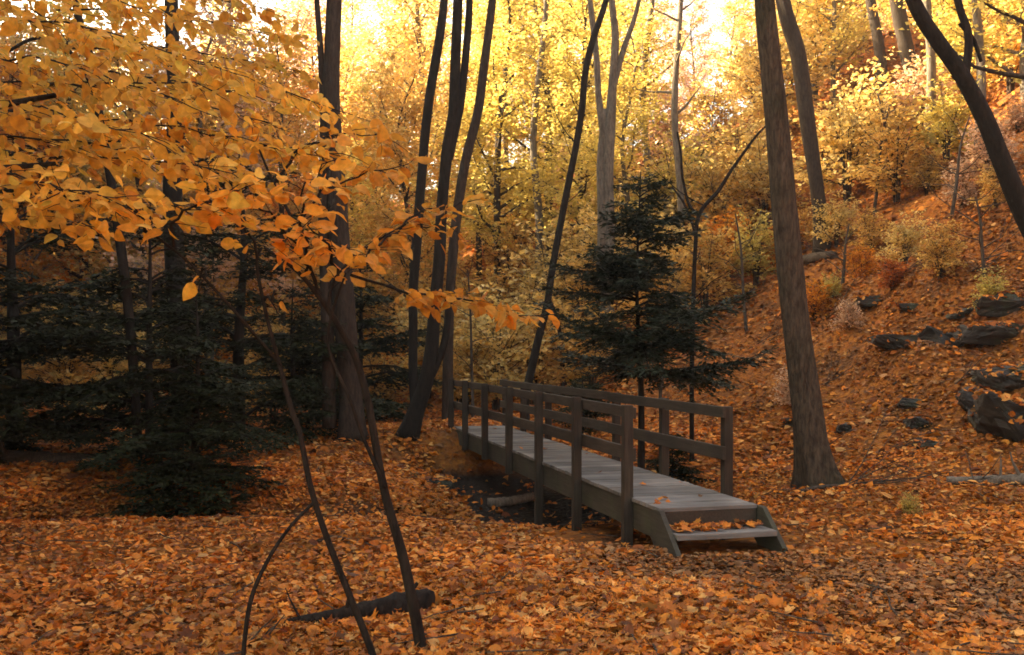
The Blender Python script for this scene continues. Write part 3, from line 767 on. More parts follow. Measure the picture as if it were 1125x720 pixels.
for key, args in {
    'golden': (101, 12, .13, .18, 36, 2.9, 'yellow', 'bark_brown'), 'golden2': (102, 15, .15, .26, 38, 3.3, 'yellow', 'bark_pale'),
    'amber': (103, 11, .11, .16, 34, 2.8, 'amber', 'bark_brown'), 'amber2': (104, 14, .14, .26, 36, 3.1, 'amber', 'bark_brown'),
    'orange': (105, 9, .09, .14, 30, 2.4, 'orange', 'bark_brown'), 'green': (106, 13, .13, .18, 36, 3.0, 'green', 'bark_brown'),
    'green2': (107, 10, .10, .14, 30, 2.6, 'green', 'bark_pale'), 'russet': (108, 13, .12, .22, 34, 2.9, 'russet', 'bark_pale')}.items():
    PROTO[key] = proto_tree(*args)
SHRUB = {}
def proto_shrub(seed, H, leafm, n_st=8, spread=.55, size=.11, gap=.040, name='shrub'):
    rg = np.random.default_rng(seed); root = empty(name); mb = MB(); ls = Leafset()
    for k in range(n_st):
        az = k * 2.4 + rg.uniform(-.4, .4); sp = spread * rg.uniform(.3, 1); hh = H * rg.uniform(.6, 1.05)
        pts = np.array([(0.05 * math.cos(az), .05 * math.sin(az), -.1), (sp * .25 * math.cos(az), sp * .25 * math.sin(az), hh * .4), (sp * .7 * math.cos(az), sp * .7 * math.sin(az), hh * .75), (sp * 1.2 * math.cos(az), sp * 1.2 * math.sin(az), hh)])
        q = trunk_tube(mb, pts, np.array([.02, .016, .010, .004]), 5, rg, 0, 14)
        crown_on(mb, ls, q, rg, .22, .98, 10, H * .42, .25, .15, .40, gap, size, .05, 3, .3, .6, .004)
    mb.build('stem', M['bark_brown'], root); ls.build('crown', T_FAR, M[leafm], root, rg)
    return root
for key, a in {'yellow': (201, 2.6, 'yellow'), 'amber': (202, 2.2, 'amber'), 'orange': (203, 1.6, 'orange'), 'green': (204, 2.0, 'green'), 'red': (205, 1.3, 'red'), 'russet': (206, 1.8, 'russet')}.items():
    SHRUB[key] = proto_shrub(*a)
USED = set()
LAND = [(0, 'the frame of dark hemlocks'), ]
def place(dic, key, px, d, rz, s, label, cat, group):
    x = (px - HX) / F * d; z = hz(x, d)
    src = dic[key]
    if key in USED and True:
        o = copy_thing(src, (x, d, z - .05), rz, s)
    elif (id(dic), key) in USED:
        o = copy_thing(src, (x, d, z - .05), rz, s)
    else:
        USED.add((id(dic), key)); o = src; o.location = (x, d, z - .05); o.rotation_euler = (0, 0, rz); o.scale = (s, s, s)
    tag(o, label, cat, group); PLACED.append((label, d, px, o))
    return o
COLW = {'golden': 'golden yellow', 'golden2': 'tall pale-trunked yellow', 'amber': 'amber leaved', 'amber2': 'tall amber', 'orange': 'small bright orange', 'green': 'yellow-green', 'green2': 'small pale-trunked yellow-green', 'russet': 'rusty pink',
        'yellow': 'yellow', 'red': 'dull red'}
MARKS = [(90, 'the leaning black stem'), (195, 'the black trunk in golden leaves'), (370, 'the stout twin trunk'), (455, 'the clump of dark stems'), (520, 'the slim leaning stem'), (600, 'the thin crooked sapling'), (668, 'the grey forked tree'),
         (712, 'the tip of the young conifer'), (790, 'the bare dead sapling'), (850, 'the stout trunk by the steps'), (893, 'the dark crooked trunk'), (962, 'the close dark pair uphill'), (1060, 'the steep leaning black trunk')]
LABELS = {}
def where(px, d, what):
    below = [m for m in MARKS if m[0] <= px]; above = [m for m in MARKS if m[0] > px]
    far = 'on the hilltop' if d > 58 else 'high on the hillside' if d > 44 else 'midway up the hillside' if d > 33 else 'low on the hillside'
    if below and above:
        m = below[-1] if px - below[-1][0] < above[0][0] - px else above[0]
        rel = 'right of' if px >= m[0] else 'left of'
        if abs(px - m[0]) < 14: rel = 'behind'
        pos = f'{rel} {m[1]}'
    else: pos = ('right of ' + MARKS[-1][1]) if below else ('left of ' + MARKS[0][1])
    lab = f'{what} {far} {pos}'
    return lab
PLACED = []
rp = np.random.default_rng(77)
keys = ['golden', 'golden2', 'amber', 'amber2', 'orange', 'green', 'green2', 'russet']
# (px, distance, kind, scale)
TREES = []
for d, n, x0, x1 in ((74, 13, -60, 1180), (62, 16, -80, 1180), (52, 17, -90, 1170), (43, 15, -90, 900), (35, 10, -60, 760)):
    for k in range(n):
        px = x0 + (x1 - x0) * (k + rp.uniform(.15, .85)) / n
        wts = np.array([3.4, 3.4, 1.6, 1.5, .12, 2.4, 1.6, 1.5]) if px > 400 else np.array([1.4, 1.2, 2.6, 2.2, 2, 1.6, 1, 2])
        if px > 950: wts = np.array([2.2, 1.5, 1.8, 1.6, .4, 3.0, 2, 1.5])
        key = keys[rp.choice(8, p=wts / wts.sum())]
        if (d > 40 and 690 < px < 862 or d > 55 and 640 < px < 900): continue
        TREES.append((px, d + rp.uniform(-4, 4), key, rp.uniform(.85, 1.2)))
TREES += [(735, 70, 'russet', .9), (765, 62, 'russet', .75), (805, 66, 'golden2', .75), (840, 58, 'amber', .8), (705, 60, 'golden2', .85), (382, 52, 'golden', 1.0), (410, 44, 'green', .9), (50, 52, 'russet', 1.1), (135, 56, 'golden', 1.1), (215, 50, 'amber', 1.1), (265, 47, 'green', 1.0), (870, 42, 'golden', .9), (915, 38, 'green2', .9), (950, 43, 'russet', 1.0), (990, 39, 'green', .85), (1035, 34, 'amber', .9), (1075, 29, 'green2', .9), (1112, 33, 'green', 1.0), (1130, 24, 'green2', .9), (1010, 48, 'golden', 1.0), (20, 33, 'orange', 1.2), (95, 37, 'green', 1.15), (165, 35, 'amber', 1.2), (235, 31, 'russet', 1.0), (290, 36, 'orange', 1.3), (325, 42, 'russet', 1.2), (-30, 38, 'russet', 1.2)]
for px, d, key, s in TREES:
    place(PROTO, key, px, d, rp.uniform(0, 6.28), s, where(px, d, COLW[key] + ' tree'), 'tree', 'woodland trees on the hillside')
# understorey: shrubs and saplings the photo shows as clumps of colour
SHR = [(70, 23, 'amber', 1.3), (118, 25, 'yellow', 1.3), (300, 24, 'amber', 1.1), (470, 30, 'yellow', 1.3), (515, 24.5, 'amber', .9), (585, 26, 'amber', 1.2), (608, 31, 'yellow', 1.5), (640, 29, 'amber', 1.3), (670, 31, 'yellow', 1.4), (720, 26, 'amber', 1.2), (790, 31, 'amber', 1.4), (840, 31, 'yellow', 1.2), (860, 27, 'orange', .9), (745, 32, 'yellow', 1.5), (505, 27, 'amber', 1.2), (545, 25, 'yellow', 1.25), (572, 29, 'yellow', 1.3), (530, 32, 'amber', 1.5), (620, 27, 'amber', 1.1), (650, 25, 'amber', .9), (635, 33, 'yellow', 1.5), (560, 37, 'amber', 1.6), (490, 36, 'amber', 1.7),
       (430, 30, 'orange', 1.5), (415, 26, 'amber', 1.0), (735, 29, 'yellow', 1.2), (775, 27, 'amber', 1.1), (800, 29, 'orange', 1.2), (830, 27, 'green', 1.0), (815, 33, 'yellow', 1.4), (755, 36, 'green', 1.5), (690, 35, 'yellow', 1.5),
       (930, 27.5, 'yellow', 1.35), (958, 29, 'yellow', 1.2), (905, 32, 'orange', 1.2), (985, 25, 'amber', 1.1), (1010, 29, 'russet', 1.3), (1040, 25, 'green', 1.0), (1088, 22, 'russet', .8), (1060, 30, 'green', 1.4), (1110, 27, 'amber', 1.2), (948, 22, 'orange', .5), (980, 20, 'red', .45),
       (40, 30, 'amber', 1.6), (95, 34, 'yellow', 1.8), (150, 30, 'amber', 1.6), (230, 33, 'orange', 1.7), (285, 30, 'amber', 1.4), (330, 36, 'yellow', 1.8), (10, 40, 'orange', 2.0), (400, 40, 'yellow', 2.0)]
for k in range(34):
    SHR.append((-40 + 1200 * (k + rp.uniform(.1, .9)) / 34, rp.uniform(36, 56), ['yellow', 'amber', 'yellow', 'green', 'russet', 'yellow', 'amber'][rp.integers(0, 7)], rp.uniform(1.3, 2.1)))
SW = {'yellow': 'leafy yellow shrub', 'amber': 'amber leaved shrub', 'orange': 'orange shrub', 'green': 'yellow-green shrub', 'red': 'low dull red shrub', 'russet': 'rusty brown shrub'}
for k in range(18):
    SHR.append((872 + 260 * ((k * .618) % 1), 17.5 + 13 * (k + .5) / 18, ['russet', 'amber', 'russet', 'amber', 'yellow', 'orange'][k % 6], rp.uniform(.3, .6)))
SHR2 = [(1000, 566, 'green', .13, 'small green plant in the leaves below the grey branch log'), (915, 330, 'green', .3, 'low green plant on the slope right of the dark crooked trunk'), (1090, 345, 'green', .35, 'low green plant beside the mossy boulder')]
for px, d, key, s in SHR:
    place(SHRUB, key, px, d, rp.uniform(0, 6.28), s, where(px, d, SW[key]), 'shrub', 'shrubs of the understorey')
for px, py, key, s_, lab in SHR2:
    place(SHRUB, key, px, on_ground(px, py), rp.uniform(0, 6.28), s_, lab, 'plant', None)

for lab in {p[0] for p in PLACED}:                     # look-alikes in one spot: told apart by how near they stand
    same = sorted([p for p in PLACED if p[0] == lab], key=lambda p: p[1])
    if len(same) > 1:
        wd = ['nearer', 'farther'] if len(same) == 2 else ['nearest', 'second nearest', 'third nearest', 'fourth nearest', 'fifth nearest', 'sixth nearest'][:len(same) - 1] + ['farthest']
        for p, a_ in zip(same, wd): p[3]['label'] = a_ + ' ' + lab
# ------------------------------------------------------------------ conifers
def conifer(name, seed, H, Rr, base, mat, nwh, per, step, nl, nw, r, droop=.35, taper=.85, tipup=.2, irregular=.3):
    rg = np.random.default_rng(seed); root = empty(name); tb, nb = MB(), Leafset()
    pts = np.array([(0, 0, -.3), (rg.normal(0, .02), 0, H * .33), (rg.normal(0, .04), rg.normal(0, .04), H * .66), (0, 0, H)])
    q = trunk_tube(tb, pts, np.array([r * 1.1, r * .8, r * .45, .008]), 9, rg, .3, 20)
    for k in range(nwh):
        f = (k + rg.uniform(0, .6)) / nwh
        z = base + (H * .985 - base) * f
        Lb = Rr * (1 - f) ** taper + .12
        for j in range(per if f < .8 else max(3, per - 2)):
            az = rg.uniform(0, 2 * PI); ll = Lb * rg.uniform(1 - irregular, 1 + irregular)
            z = base + (H * .985 - base) * min(.99, max(0, f + rg.uniform(-.5, .5) / nwh))
            d = np.array([math.cos(az), math.sin(az), .12 + .45 * f + rg.uniform(-.18, .32)])
            m = 8; p = np.array([np.interp(z, q[:, 2], q[:, 0]), np.interp(z, q[:, 2], q[:, 1]), z]); P_ = [p.copy()]
            for i_ in range(m - 1):
                d = d / np.linalg.norm(d); p = p + d * ll / (m - 1); P_.append(p.copy())
                d = d + np.array([0, 0, -droop * .30 if i_ < 4 else tipup * .5]) + rg.normal(0, .06, 3)
            P_ = np.array(P_); tb.tube(P_, np.linspace(.010 + .008 * ll, .003, m), 4, False)
            # side branchlets with flat needle sprays
            ns = max(3, int(ll / (step * 3.2)))
            for side in (-1, 1):
                ff = (np.arange(ns) + rg.uniform(.2, .8, ns)) / ns
                ff = .12 + .88 * ff
                b = np.stack([np.interp(ff * (m - 1), np.arange(m), P_[:, c]) for c in range(3)], -1)
                t = P_[-1] - P_[0]; t /= np.linalg.norm(t); sx = np.cross(t, [0, 0, 1.0]); sx /= np.linalg.norm(sx)
                bl = (.16 + .34 * ll * (1 - ff) * .9 + .05) * rg.uniform(.6, 1.2, ns)
                for b0, l0 in zip(b, bl):
                    e = t * .75 + sx * side * .8 + np.array([0, 0, -.22]) + rg.normal(0, .14, 3); e /= np.linalg.norm(e)
                    n = max(2, int(l0 / step)); s_ = (np.arange(n) + .5) / n * l0
                    c = b0 + s_[:, None] * e + np.stack([np.zeros(n), np.zeros(n), -.25 * s_ ** 2], -1)
                    ex = np.cross(e, [0, 0, 1.0]); ex /= np.linalg.norm(ex) + 1e-9
                    for sg in (-1, 1):
                        A = e[None, :] * .75 + ex[None, :] * sg * .75 + rg.normal(0, .22, (n, 3))
                        N = np.array([0, 0, 1.0])[None, :] + rg.normal(0, .35, (n, 3))
                        S = nl * rg.uniform(.7, 1.25, n)
                        nb.add(c + A * S[:, None] * .5, A, N, S)
    tb.build('trunk', M['bark_dark'], root)
    T = tmpl([(0, -.5, 0), (nw / nl, 0, .02), (0, .5, -.03), (-nw / nl, 0, .02)], [[[0, 1, 2], [0, 2, 3]]])
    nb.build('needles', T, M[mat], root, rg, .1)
    return root
x, y = (704 - HX) / F * 14.2, 14.2
YB = hz(x, y)
yc = conifer('young_hemlock', 301, 4.30 - YB, 1.32, 1.40 - YB, 'needle_blue', 14, 6, .028, .09, .018, .055, droop=.22, taper=.85, irregular=.6)
yc.location = (x, y, hz(x, y) - .02)
tag(yc, 'young blue-green conifer standing alone behind the footbridge rail', 'conifer tree')
hm = conifer('hemlock_tree', 302, 5.6, 2.7, .35, 'needle', 8, 5, .048, .13, .028, .13, droop=.36, taper=.6, irregular=.45)
h2 = conifer('hemlock_tree', 303, 3.9, 1.9, .15, 'needle', 10, 5, .042, .11, .024, .07, droop=.34, taper=.7, irregular=.45)
HEM = [(h2, 215, 13.4, 2.6, .72, 'small dark hemlock nearest the hollow, its boughs sweeping the leaves'), (hm, 15, 17.0, 0.3, 1.0, 'large dark hemlock at the edge of the wood, behind the long dark log'), (hm, 262, 18.5, 2.1, .98, 'large dark hemlock between the black trunk and the stout twin trunk'),
       (h2, 165, 14.6, .7, .98, 'small dark hemlock with low boughs in front of the black trunk'), (h2, 395, 24, 2.9, 1.15, 'distant small hemlock just right of the stout twin trunk'), (h2, -25, 15.0, 4.0, 1.0, 'dark hemlock boughs reaching in over the long dark fallen log'),
       (h2, 322, 18.0, 5.0, .75, 'small dark hemlock left of the stout twin trunk')]
seen = set()
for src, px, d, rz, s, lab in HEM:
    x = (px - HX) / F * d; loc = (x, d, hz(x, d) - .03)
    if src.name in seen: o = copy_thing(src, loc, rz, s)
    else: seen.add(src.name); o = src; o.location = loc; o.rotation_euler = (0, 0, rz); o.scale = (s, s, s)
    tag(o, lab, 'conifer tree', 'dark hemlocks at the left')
# unseen stand left of the frame, added to keep sun off the valley floor
th = conifer('shade_hemlock', 305, 17.0, 3.6, 1.2, 'needle', 26, 7, .16, .42, .11, .24, droop=.3, taper=.75, irregular=.35)
k_ = 0
for row, off in enumerate((6.0, 10.5)):
    for Y_ in np.arange(4.5 + row * 1.4, 47, 2.7):
        X_ = -.56 * max(Y_, 2) - off + rp.uniform(-.6, .6)
        loc = (X_, Y_, hz(X_, Y_) - .05); s_ = rp.uniform(.92, 1.1) * (1 + .5 * min(1, max(0, (Y_ - 12) / 12)))
        o = th if k_ == 0 else copy_thing(th, loc, rp.uniform(0, 6.28), s_)
        o.location = loc; o.scale = (s_, s_, s_); k_ += 1
        tag(o, 'tall dark hemlock added out of view on the left to shade the valley floor', 'conifer tree', 'unseen hemlocks added to shade the valley')
lb = conifer('hemlock_seedling', 304, 1.3, .75, .12, 'needle', 8, 6, .035, .085, .020, .03, droop=.25, taper=.8)
for i_, (px, d, s, lab) in enumerate(((212, 12.6, 1.0, 'low dark hemlock bush at the edge of the hollow'), (738, 15.0, .6, 'low dark evergreen bush seen through the footbridge rails'), (640, 19, .8, 'low evergreen bush behind the middle of the footbridge rail'))):
    x = (px - HX) / F * d; loc = (x, d, hz(x, d) - .02)
    o = lb if i_ == 0 else copy_thing(lb, loc, i_ * 2.0, s)
    o.location = loc; tag(o, lab, 'evergreen bush')

# ------------------------------------------------------------------ foreground saplings
rs = np.random.default_rng(55)
def sapling(name, label, stems, boughs, leafm, bark='bark_dark', size=.080, cat='sapling', T=T_OVATE, **kw):
    """stems: list of [(px,py,width,d)...] from the ground up; boughs: leafy limbs (px,py,d) with twig settings."""
    w0 = px_trunk(stems[0], 0, True); loc = w0[0, :3] + np.array([0, 0, .06])
    root = empty(name, loc); tag(root, label, cat)
    for k, st in enumerate(stems):
        m = MB(); q = local(loc, w0 if k == 0 else px_trunk(st, 0, st[0][1] > 700, 0)); trunk_tube(m, q[:, :3], q[:, 3], 9, rs, .25 if k == 0 else 0, max(16, 6 * len(q)))
        m.build('trunk' if k == 0 else 'stem', M[bark], root)
    m = MB(); ls = Leafset()
    for bg in boughs:
        pts, o = bg if isinstance(bg, tuple) and isinstance(bg[1], dict) else (bg, {})
        pp = np.array([P(*p) for p in pts]) - loc
        q = smooth_path(pp, 12); q = q + rs.normal(0, .012, q.shape)
        L_ = np.linalg.norm(np.diff(q, axis=0), axis=1).sum()
        m.tube(q, np.linspace(o.get('r', .009), .003, 12), 6, False)
        spray(m, ls, q, rs, o.get('gap', .075), o.get('tl', .38), o.get('lg', .045), o.get('s', size), o.get('droop', .5), .75, .02, .003, o.get('f0', .1), 4, o.get('tilt', .55))
    m.build('twigs', M[bark], root)
    ls.build('leaves', T, M[leafm], root, rs, .22)
    return root
sapling('golden_sapling', 'slim sapling forking low, its orange spray reaching toward the footbridge', 
        [[(463, 716, 11.7, 5.6), (444, 618, 10.92, 5.6), (422, 538, 9.36, 5.6), (404, 440, 8.58, 5.6), (390, 392, 7.8, 5.6), (374, 362, 7.02, 5.55), (352, 328, 6.24, 5.5), (325, 297, 4.68, 5.45), (290, 272, 3.12, 5.4)],
         [(423, 536, 4.68, 5.58), (398, 478, 3.9, 5.55), (385, 440, 3.9, 5.5), (370, 408, 3.51, 5.5), (360, 375, 3.12, 5.5), (366, 340, 2.73, 5.5), (380, 300, 2.34, 5.5)],
         [(366, 350, 4.68, 5.55), (350, 320, 3.9, 5.6), (325, 250, 3.9, 5.7), (300, 200, 3.12, 5.8), (285, 165, 2.34, 5.9)]],
        [([(360, 338, 5.5), (375, 300, 5.6), (410, 268, 5.75), (450, 250, 5.9), (500, 245, 6.0)], {'tl': .28, 'gap': .06}),
         ([(372, 300, 5.5), (360, 270, 5.3), (345, 255, 5.1), (340, 240, 5.0)], {'tl': .22}),
         ([(380, 300, 5.5), (420, 315, 5.6), (455, 322, 5.7), (510, 330, 5.9), (590, 352, 6.2)], {'tl': .22, 'gap': .04, 'droop': .5, 's': .08, 'f0': .22, 'lg': .036}),
         ([(350, 320, 5.5), (330, 270, 5.3), (290, 230, 5.1), (250, 215, 4.9)], {'tl': .25}),
         ([(325, 250, 5.7), (350, 215, 5.8), (400, 190, 5.9), (440, 180, 6.0)], {'tl': .24}),
         ([(300, 200, 5.8), (330, 165, 5.9), (370, 150, 6.0), (425, 150, 6.1)], {'tl': .26, 'gap': .06}),
         ([(400, 285, 5.6), (430, 255, 5.8), (470, 232, 6.0), (520, 222, 6.2)], {'tl': .2, 'gap': .08}),
         ([(340, 300, 5.5), (330, 240, 5.2), (340, 200, 5.0), (370, 175, 4.9)], {'tl': .25})], 'sapling_leaf')
sapling('golden_sapling', 'very thin leaning sapling with a bowed second stem, left of the forking one',
        [[(409, 718, 7.65, 5.5), (364, 604, 6.8, 5.5), (342, 538, 6.375, 5.5), (329, 475, 5.95, 5.5), (321, 453, 5.95, 5.5), (307, 402, 5.1, 5.5), (292, 344, 4.25, 5.5), (282, 290, 3.4, 5.5), (288, 272, 2.55, 5.5)],
         [(267, 722, 5.1, 5.35), (275, 662, 5.1, 5.35), (293, 618, 4.25, 5.4), (318, 580, 3.825, 5.45), (344, 553, 3.4, 5.5)],
         [(309, 402, 3.825, 5.5), (280, 368, 3.825, 5.4), (253, 337, 3.4, 5.3), (209, 290, 2.975, 5.2), (166, 254, 2.55, 5.1), (140, 215, 2.125, 5.0)]],
        [([(209, 290, 5.2), (225, 300, 5.1), (215, 318, 5.0)], {'tl': .12, 'gap': .2, 'f0': .7}),
         ([(292, 330, 5.5), (300, 325, 5.4), (304, 345, 5.4)], {'tl': .1, 'gap': .2, 'f0': .8}),
         ([(166, 254, 5.1), (130, 225, 4.9), (90, 215, 4.7), (40, 210, 4.5)], {'tl': .28}),
         ([(186, 270, 5.15), (200, 235, 5.0), (240, 215, 4.9), (270, 205, 4.8)], {'tl': .25}),
         ([(282, 290, 5.5), (270, 250, 5.4), (240, 225, 5.3), (215, 190, 5.2)], {'tl': .25})], 'gold')
# golden tree just outside the frame whose flat sprays fill the upper left
gb = []
for (px, py, px1, py1, d, d1) in ((-40, 30, 260, 75, 6.2, 5.6), (-60, 70, 200, 105, 5.6, 5.0), (-30, 100, 300, 130, 6.4, 6.0), (-60, 130, 170, 150, 5.2, 4.7), (-20, 140, 330, 160, 6.4, 5.8), (-60, 165, 240, 180, 5.4, 4.9),
                                  (-30, 185, 290, 190, 6.0, 5.6), (-70, 205, 130, 215, 5.0, 4.5), (-30, 20, 140, 45, 6.8, 6.2), (0, 0, 210, 20, 7.0, 6.6), (-40, 225, 200, 222, 5.8, 5.4), (60, 60, 380, 120, 6.8, 6.4), (-20, 255, 110, 250, 5.6, 5.2), (40, 105, 250, 95, 5.6, 5.2), (120, 165, 380, 165, 6.3, 6.0)):
    gb.append(([(px, py - 8, d), (px + (px1 - px) * .35, py + (py1 - py) * .2 - 14, d + (d1 - d) * .35), (px + (px1 - px) * .7, py + (py1 - py) * .6 - 6, d + (d1 - d) * .7), (px1, py1 + 6, d1)], {'tl': .36, 'gap': .066, 'lg': .046, 'f0': .03, 'r': .007, 'droop': .6, 'tilt': .8}))
for (px, py, px1, py1, d, d1) in ((60, 10, 330, 45, 8.5, 8.2), (80, 50, 345, 85, 9.0, 8.4), (50, -10, 300, 10, 8.0, 7.8), (100, 80, 330, 120, 8.2, 7.6)):
    gb.append(([(px, py, d), (px + (px1 - px) * .5, (py + py1) / 2 - 10, (d + d1) / 2), (px1, py1, d1)], {'tl': .4, 'gap': .09, 'lg': .06, 's': .095, 'f0': .03, 'tilt': .7}))
sapling('golden_maple', 'golden leaved tree spreading flat sprays of broad leaves over the dark hemlocks', [[(-165, 640, 60, 6.2), (-150, 400, 50, 6.2), (-120, 200, 42, 6.2), (-60, 60, 34, 6.3), (-20, -40, 26, 6.4), (10, -160, 14, 6.6)],
        [(-110, 190, 20, 6.2), (-60, 130, 14, 6.0), (-20, 120, 9, 5.8), (60, 105, 6, 5.6)], [(-125, 240, 18, 6.2), (-80, 215, 12, 5.9), (-30, 190, 8, 5.6), (60, 180, 5, 5.4)]], gb, 'gold', 'bark_dark', .072, 'tree')

# ------------------------------------------------------------------ top right foliage tree
px_tree('woodland_tree', 'yellow-green tree whose low crown hangs over the steep leaning black trunk', 'tree',
        [(1185, 330, 16), (1175, 200, 14), (1160, 80, 12), (1140, -20, 10)], 17, 'bark_brown', 'green', rt, 3, dict(lo=.42, hi=.98, nl=20, limb_len=2.2, up=.2, twig_gap=.3, twig_len=.6, leaf_gap=.06, size=.11, jit=.05), .3, 10)

# ------------------------------------------------------------------ logs, rocks, fence, twigs
def log(name, label, pts, rad, mat, cat='fallen log', stubs=0, seed=1):
    rg = np.random.default_rng(seed); pts = np.array(pts, float); loc = pts[0].copy()
    m = MB(); q = trunk_tube(m, pts - loc, np.array(rad, float), 14, rg, 0, 26, .16)
    for k in range(stubs):
        i_ = int(rg.uniform(.15, .85) * len(q)); az = rg.uniform(0, 6.28)
        limb(m, q[i_, :3], (math.cos(az) * .6, math.sin(az) * .3, .8), rg.uniform(.12, .4), q[i_, 3] * .35, q[i_, 3] * .12, rg, .15, 0, 4, 5)
    o = m.build(name, M[mat]); o.location = loc
    return tag(o, label, cat)
def gp(px, py, dz=0.0, d=None):
    d = d or on_ground(px, py); x = (px - HX) / F * d
    return (x, d, hz(x, d) + dz)
log('fallen_log', 'dark rotting log tapering to a point on the leaves at the foot of the saplings', [gp(474, 674, .06), gp(464, 676, .065), gp(425, 682, .07), gp(375, 688, .065), gp(300, 696, .05)], [.085, .105, .08, .05, .012], 'log_dark', stubs=3, seed=2)
log('fallen_log', 'long dark log lying under the hemlock boughs beyond the hollow', [gp(-60, 512, .1), gp(0, 511, .1), gp(60, 511, .08), gp(118, 508, .05)], [.13, .12, .10, .06], 'dead', stubs=2, seed=3)
log('fallen_log', 'grey weathered branch log lying on the leaves below the rock ledge', [gp(1040, 533, .05), gp(1085, 534, .05), gp(1130, 534, .06), gp(1180, 536, .06)], [.045, .06, .07, .075], 'dead_pale', stubs=3, seed=4)
log('fallen_log', 'short pale log end lying in the hollow beside the bridge posts', [gp(536, 558, .06), gp(560, 556, .07), gp(590, 551, .08)], [.07, .065, .06], 'dead_pale', seed=5)
0 and log('fallen_log', 'dark log leaning from the young conifer toward the stout trunk', [gp(790, 425, .25, 15.5), gp(830, 420, .4, 15.6), gp(868, 395, .55, 15.8), gp(900, 385, .5, 16)], [.05, .07, .075, .07], 'dead', seed=6)
log('fallen_log', 'dark log behind the top rail at the far end of the footbridge', [gp(596, 424, .55, 21), gp(630, 420, .6, 21), gp(662, 420, .55, 21)], [.12, .13, .10], 'dead', seed=7)
log('fallen_log', 'dark log lying across the hillside behind the stout trunk', [gp(872, 296, .1), gp(890, 291, .12), gp(915, 286, .1)], [.12, .14, .1], 'dead', seed=8)
log('fallen_stick', 'short dark stick on the leaves beside the forking sapling', [gp(345, 598, .02), gp(365, 596, .04), gp(385, 597, .02)], [.012, .02, .012], 'dead', 'stick', seed=9)
log('fallen_stick', 'curved dark stick at the foot of the stout trunk by the steps', [gp(866, 546, .02), gp(890, 543, .05), gp(915, 540, .06), gp(932, 538, .03)], [.014, .022, .02, .015], 'dead', 'stick', seed=10)
# dead brushwood right of the stout trunk
def brush(label, base, n, seed, ln=1.0):
    rg = np.random.default_rng(seed); m = MB()
    for k in range(n):
        az = rg.uniform(-.9, 1.2); el = rg.uniform(.12, .7)
        p = limb(m, (rg.uniform(-.1, .1), rg.uniform(-.1, .1), .02), (math.cos(az) * math.cos(el), .6 * math.sin(az), math.sin(el)), ln * rg.uniform(.5, 1.1), .009, .003, rg, .14, -.05, 7, 5)
        for j in (2, 4): limb(m, p[j], rg.normal(0, 1, 3) * np.array([1, .6, .3]) + np.array([.6, 0, .3]), ln * .3, .004, .0015, rg, .15, 0, 4, 3)
    o = m.build('dead_branch', M['dead']); o.location = base
    return tag(o, label, 'dead branch')
brush('bare dead brushwood spreading from the foot of the stout trunk by the steps', gp(930, 536), 8, 71, 1.3)
brush('bare twiggy dead branch on the leafy slope above the brushwood', gp(965, 500), 6, 72, .9)
brush('bare dead twigs sticking up beside the grey branch log', gp(1068, 535), 4, 73, .5)
brush('dead twigs poking from the leaves at the foot of the bowed stem', gp(272, 716), 3, 74, .3)

for (px, py, n_, sd_, ln_, lab) in ((925, 335, 7, 81, 1.3, 'tangle of bare twigs on the slope just right of the dark crooked trunk'), (1000, 300, 8, 82, 1.5, 'tangle of bare twigs high on the slope under the light grey trunk'), (960, 262, 8, 83, 1.7, 'tangle of bare twigs below the yellow shrubs high on the slope'),
                                (1055, 425, 6, 84, .9, 'bare twigs lying on the slope left of the dark slab rock'), (905, 425, 6, 85, .9, 'bare twigs on the leaves uphill of the stout trunk'), (1070, 300, 8, 86, 1.5, 'tangle of bare twigs under the steep leaning black trunk'), (985, 425, 5, 87, .8, 'bare twigs on the slope above the dark wedge rock'), (835, 380, 6, 88, 1.1, 'bare twigs between the young conifer and the stout trunk')):
    brush(lab, gp(px, py), n_, sd_, ln_)
def rock(label, px, py, sx, sy, sz, seed, d=None, tilt=0.25, name='rock'):
    rg = np.random.default_rng(seed); bm = bmesh.new()
    for p in rg.uniform(-1, 1, (26, 3)):
        p = p / max(np.abs(p).max(), .3) * rg.uniform(.72, 1)
        bm.verts.new((p[0] * sx, p[1] * sy, p[2] * sz))
    r_ = bmesh.ops.convex_hull(bm, input=bm.verts)
    bmesh.ops.delete(bm, geom=list({g for g in r_['geom_interior'] + r_['geom_unused'] if isinstance(g, bmesh.types.BMVert)}), context='VERTS')
    bmesh.ops.bevel(bm, geom=list(bm.edges), offset=.06 * min(sx, sz) + .01, segments=1, affect='EDGES')
    bmesh.ops.triangulate(bm, faces=list(bm.faces))
    bmesh.ops.subdivide_edges(bm, edges=list(bm.edges), cuts=3, use_grid_fill=True)
    bm.normal_update()
    mn_ = min(sx, sz); off_ = Vector((seed * 3.1, seed * 1.7, 0))
    for v in bm.verts:
        c = v.co.copy()
        n_ = .55 * mnoise.noise(c * 2.6 / mn_ * .35 + off_) + .35 * mnoise.noise(c * 6 / mn_ * .35 + off_) + .22 * mnoise.noise(c * 17 / mn_ * .35 + off_)
        st_ = math.sin(c.z / mn_ * 11 + 2 * mnoise.noise(c * 2 + off_)) * .035
        v.co = c + c.normalized() * (n_ * .55 + st_) * mn_
    me = bpy.data.meshes.new(name); bm.to_mesh(me); bm.free(); me.materials.append(M['rock'])
    o = bpy.data.objects.new(name, me); C.objects.link(o)
    x, y, z = gp(px, py, 0, d)
    o.location = (x, y + sy * .35, z + sz * .12); o.rotation_euler = (rg.uniform(-.1, .1), rg.normal(0, tilt * .5), rg.uniform(-.5, .5))
    return tag(o, label, name, 'rocks on the slope' if name == 'rock' else None)
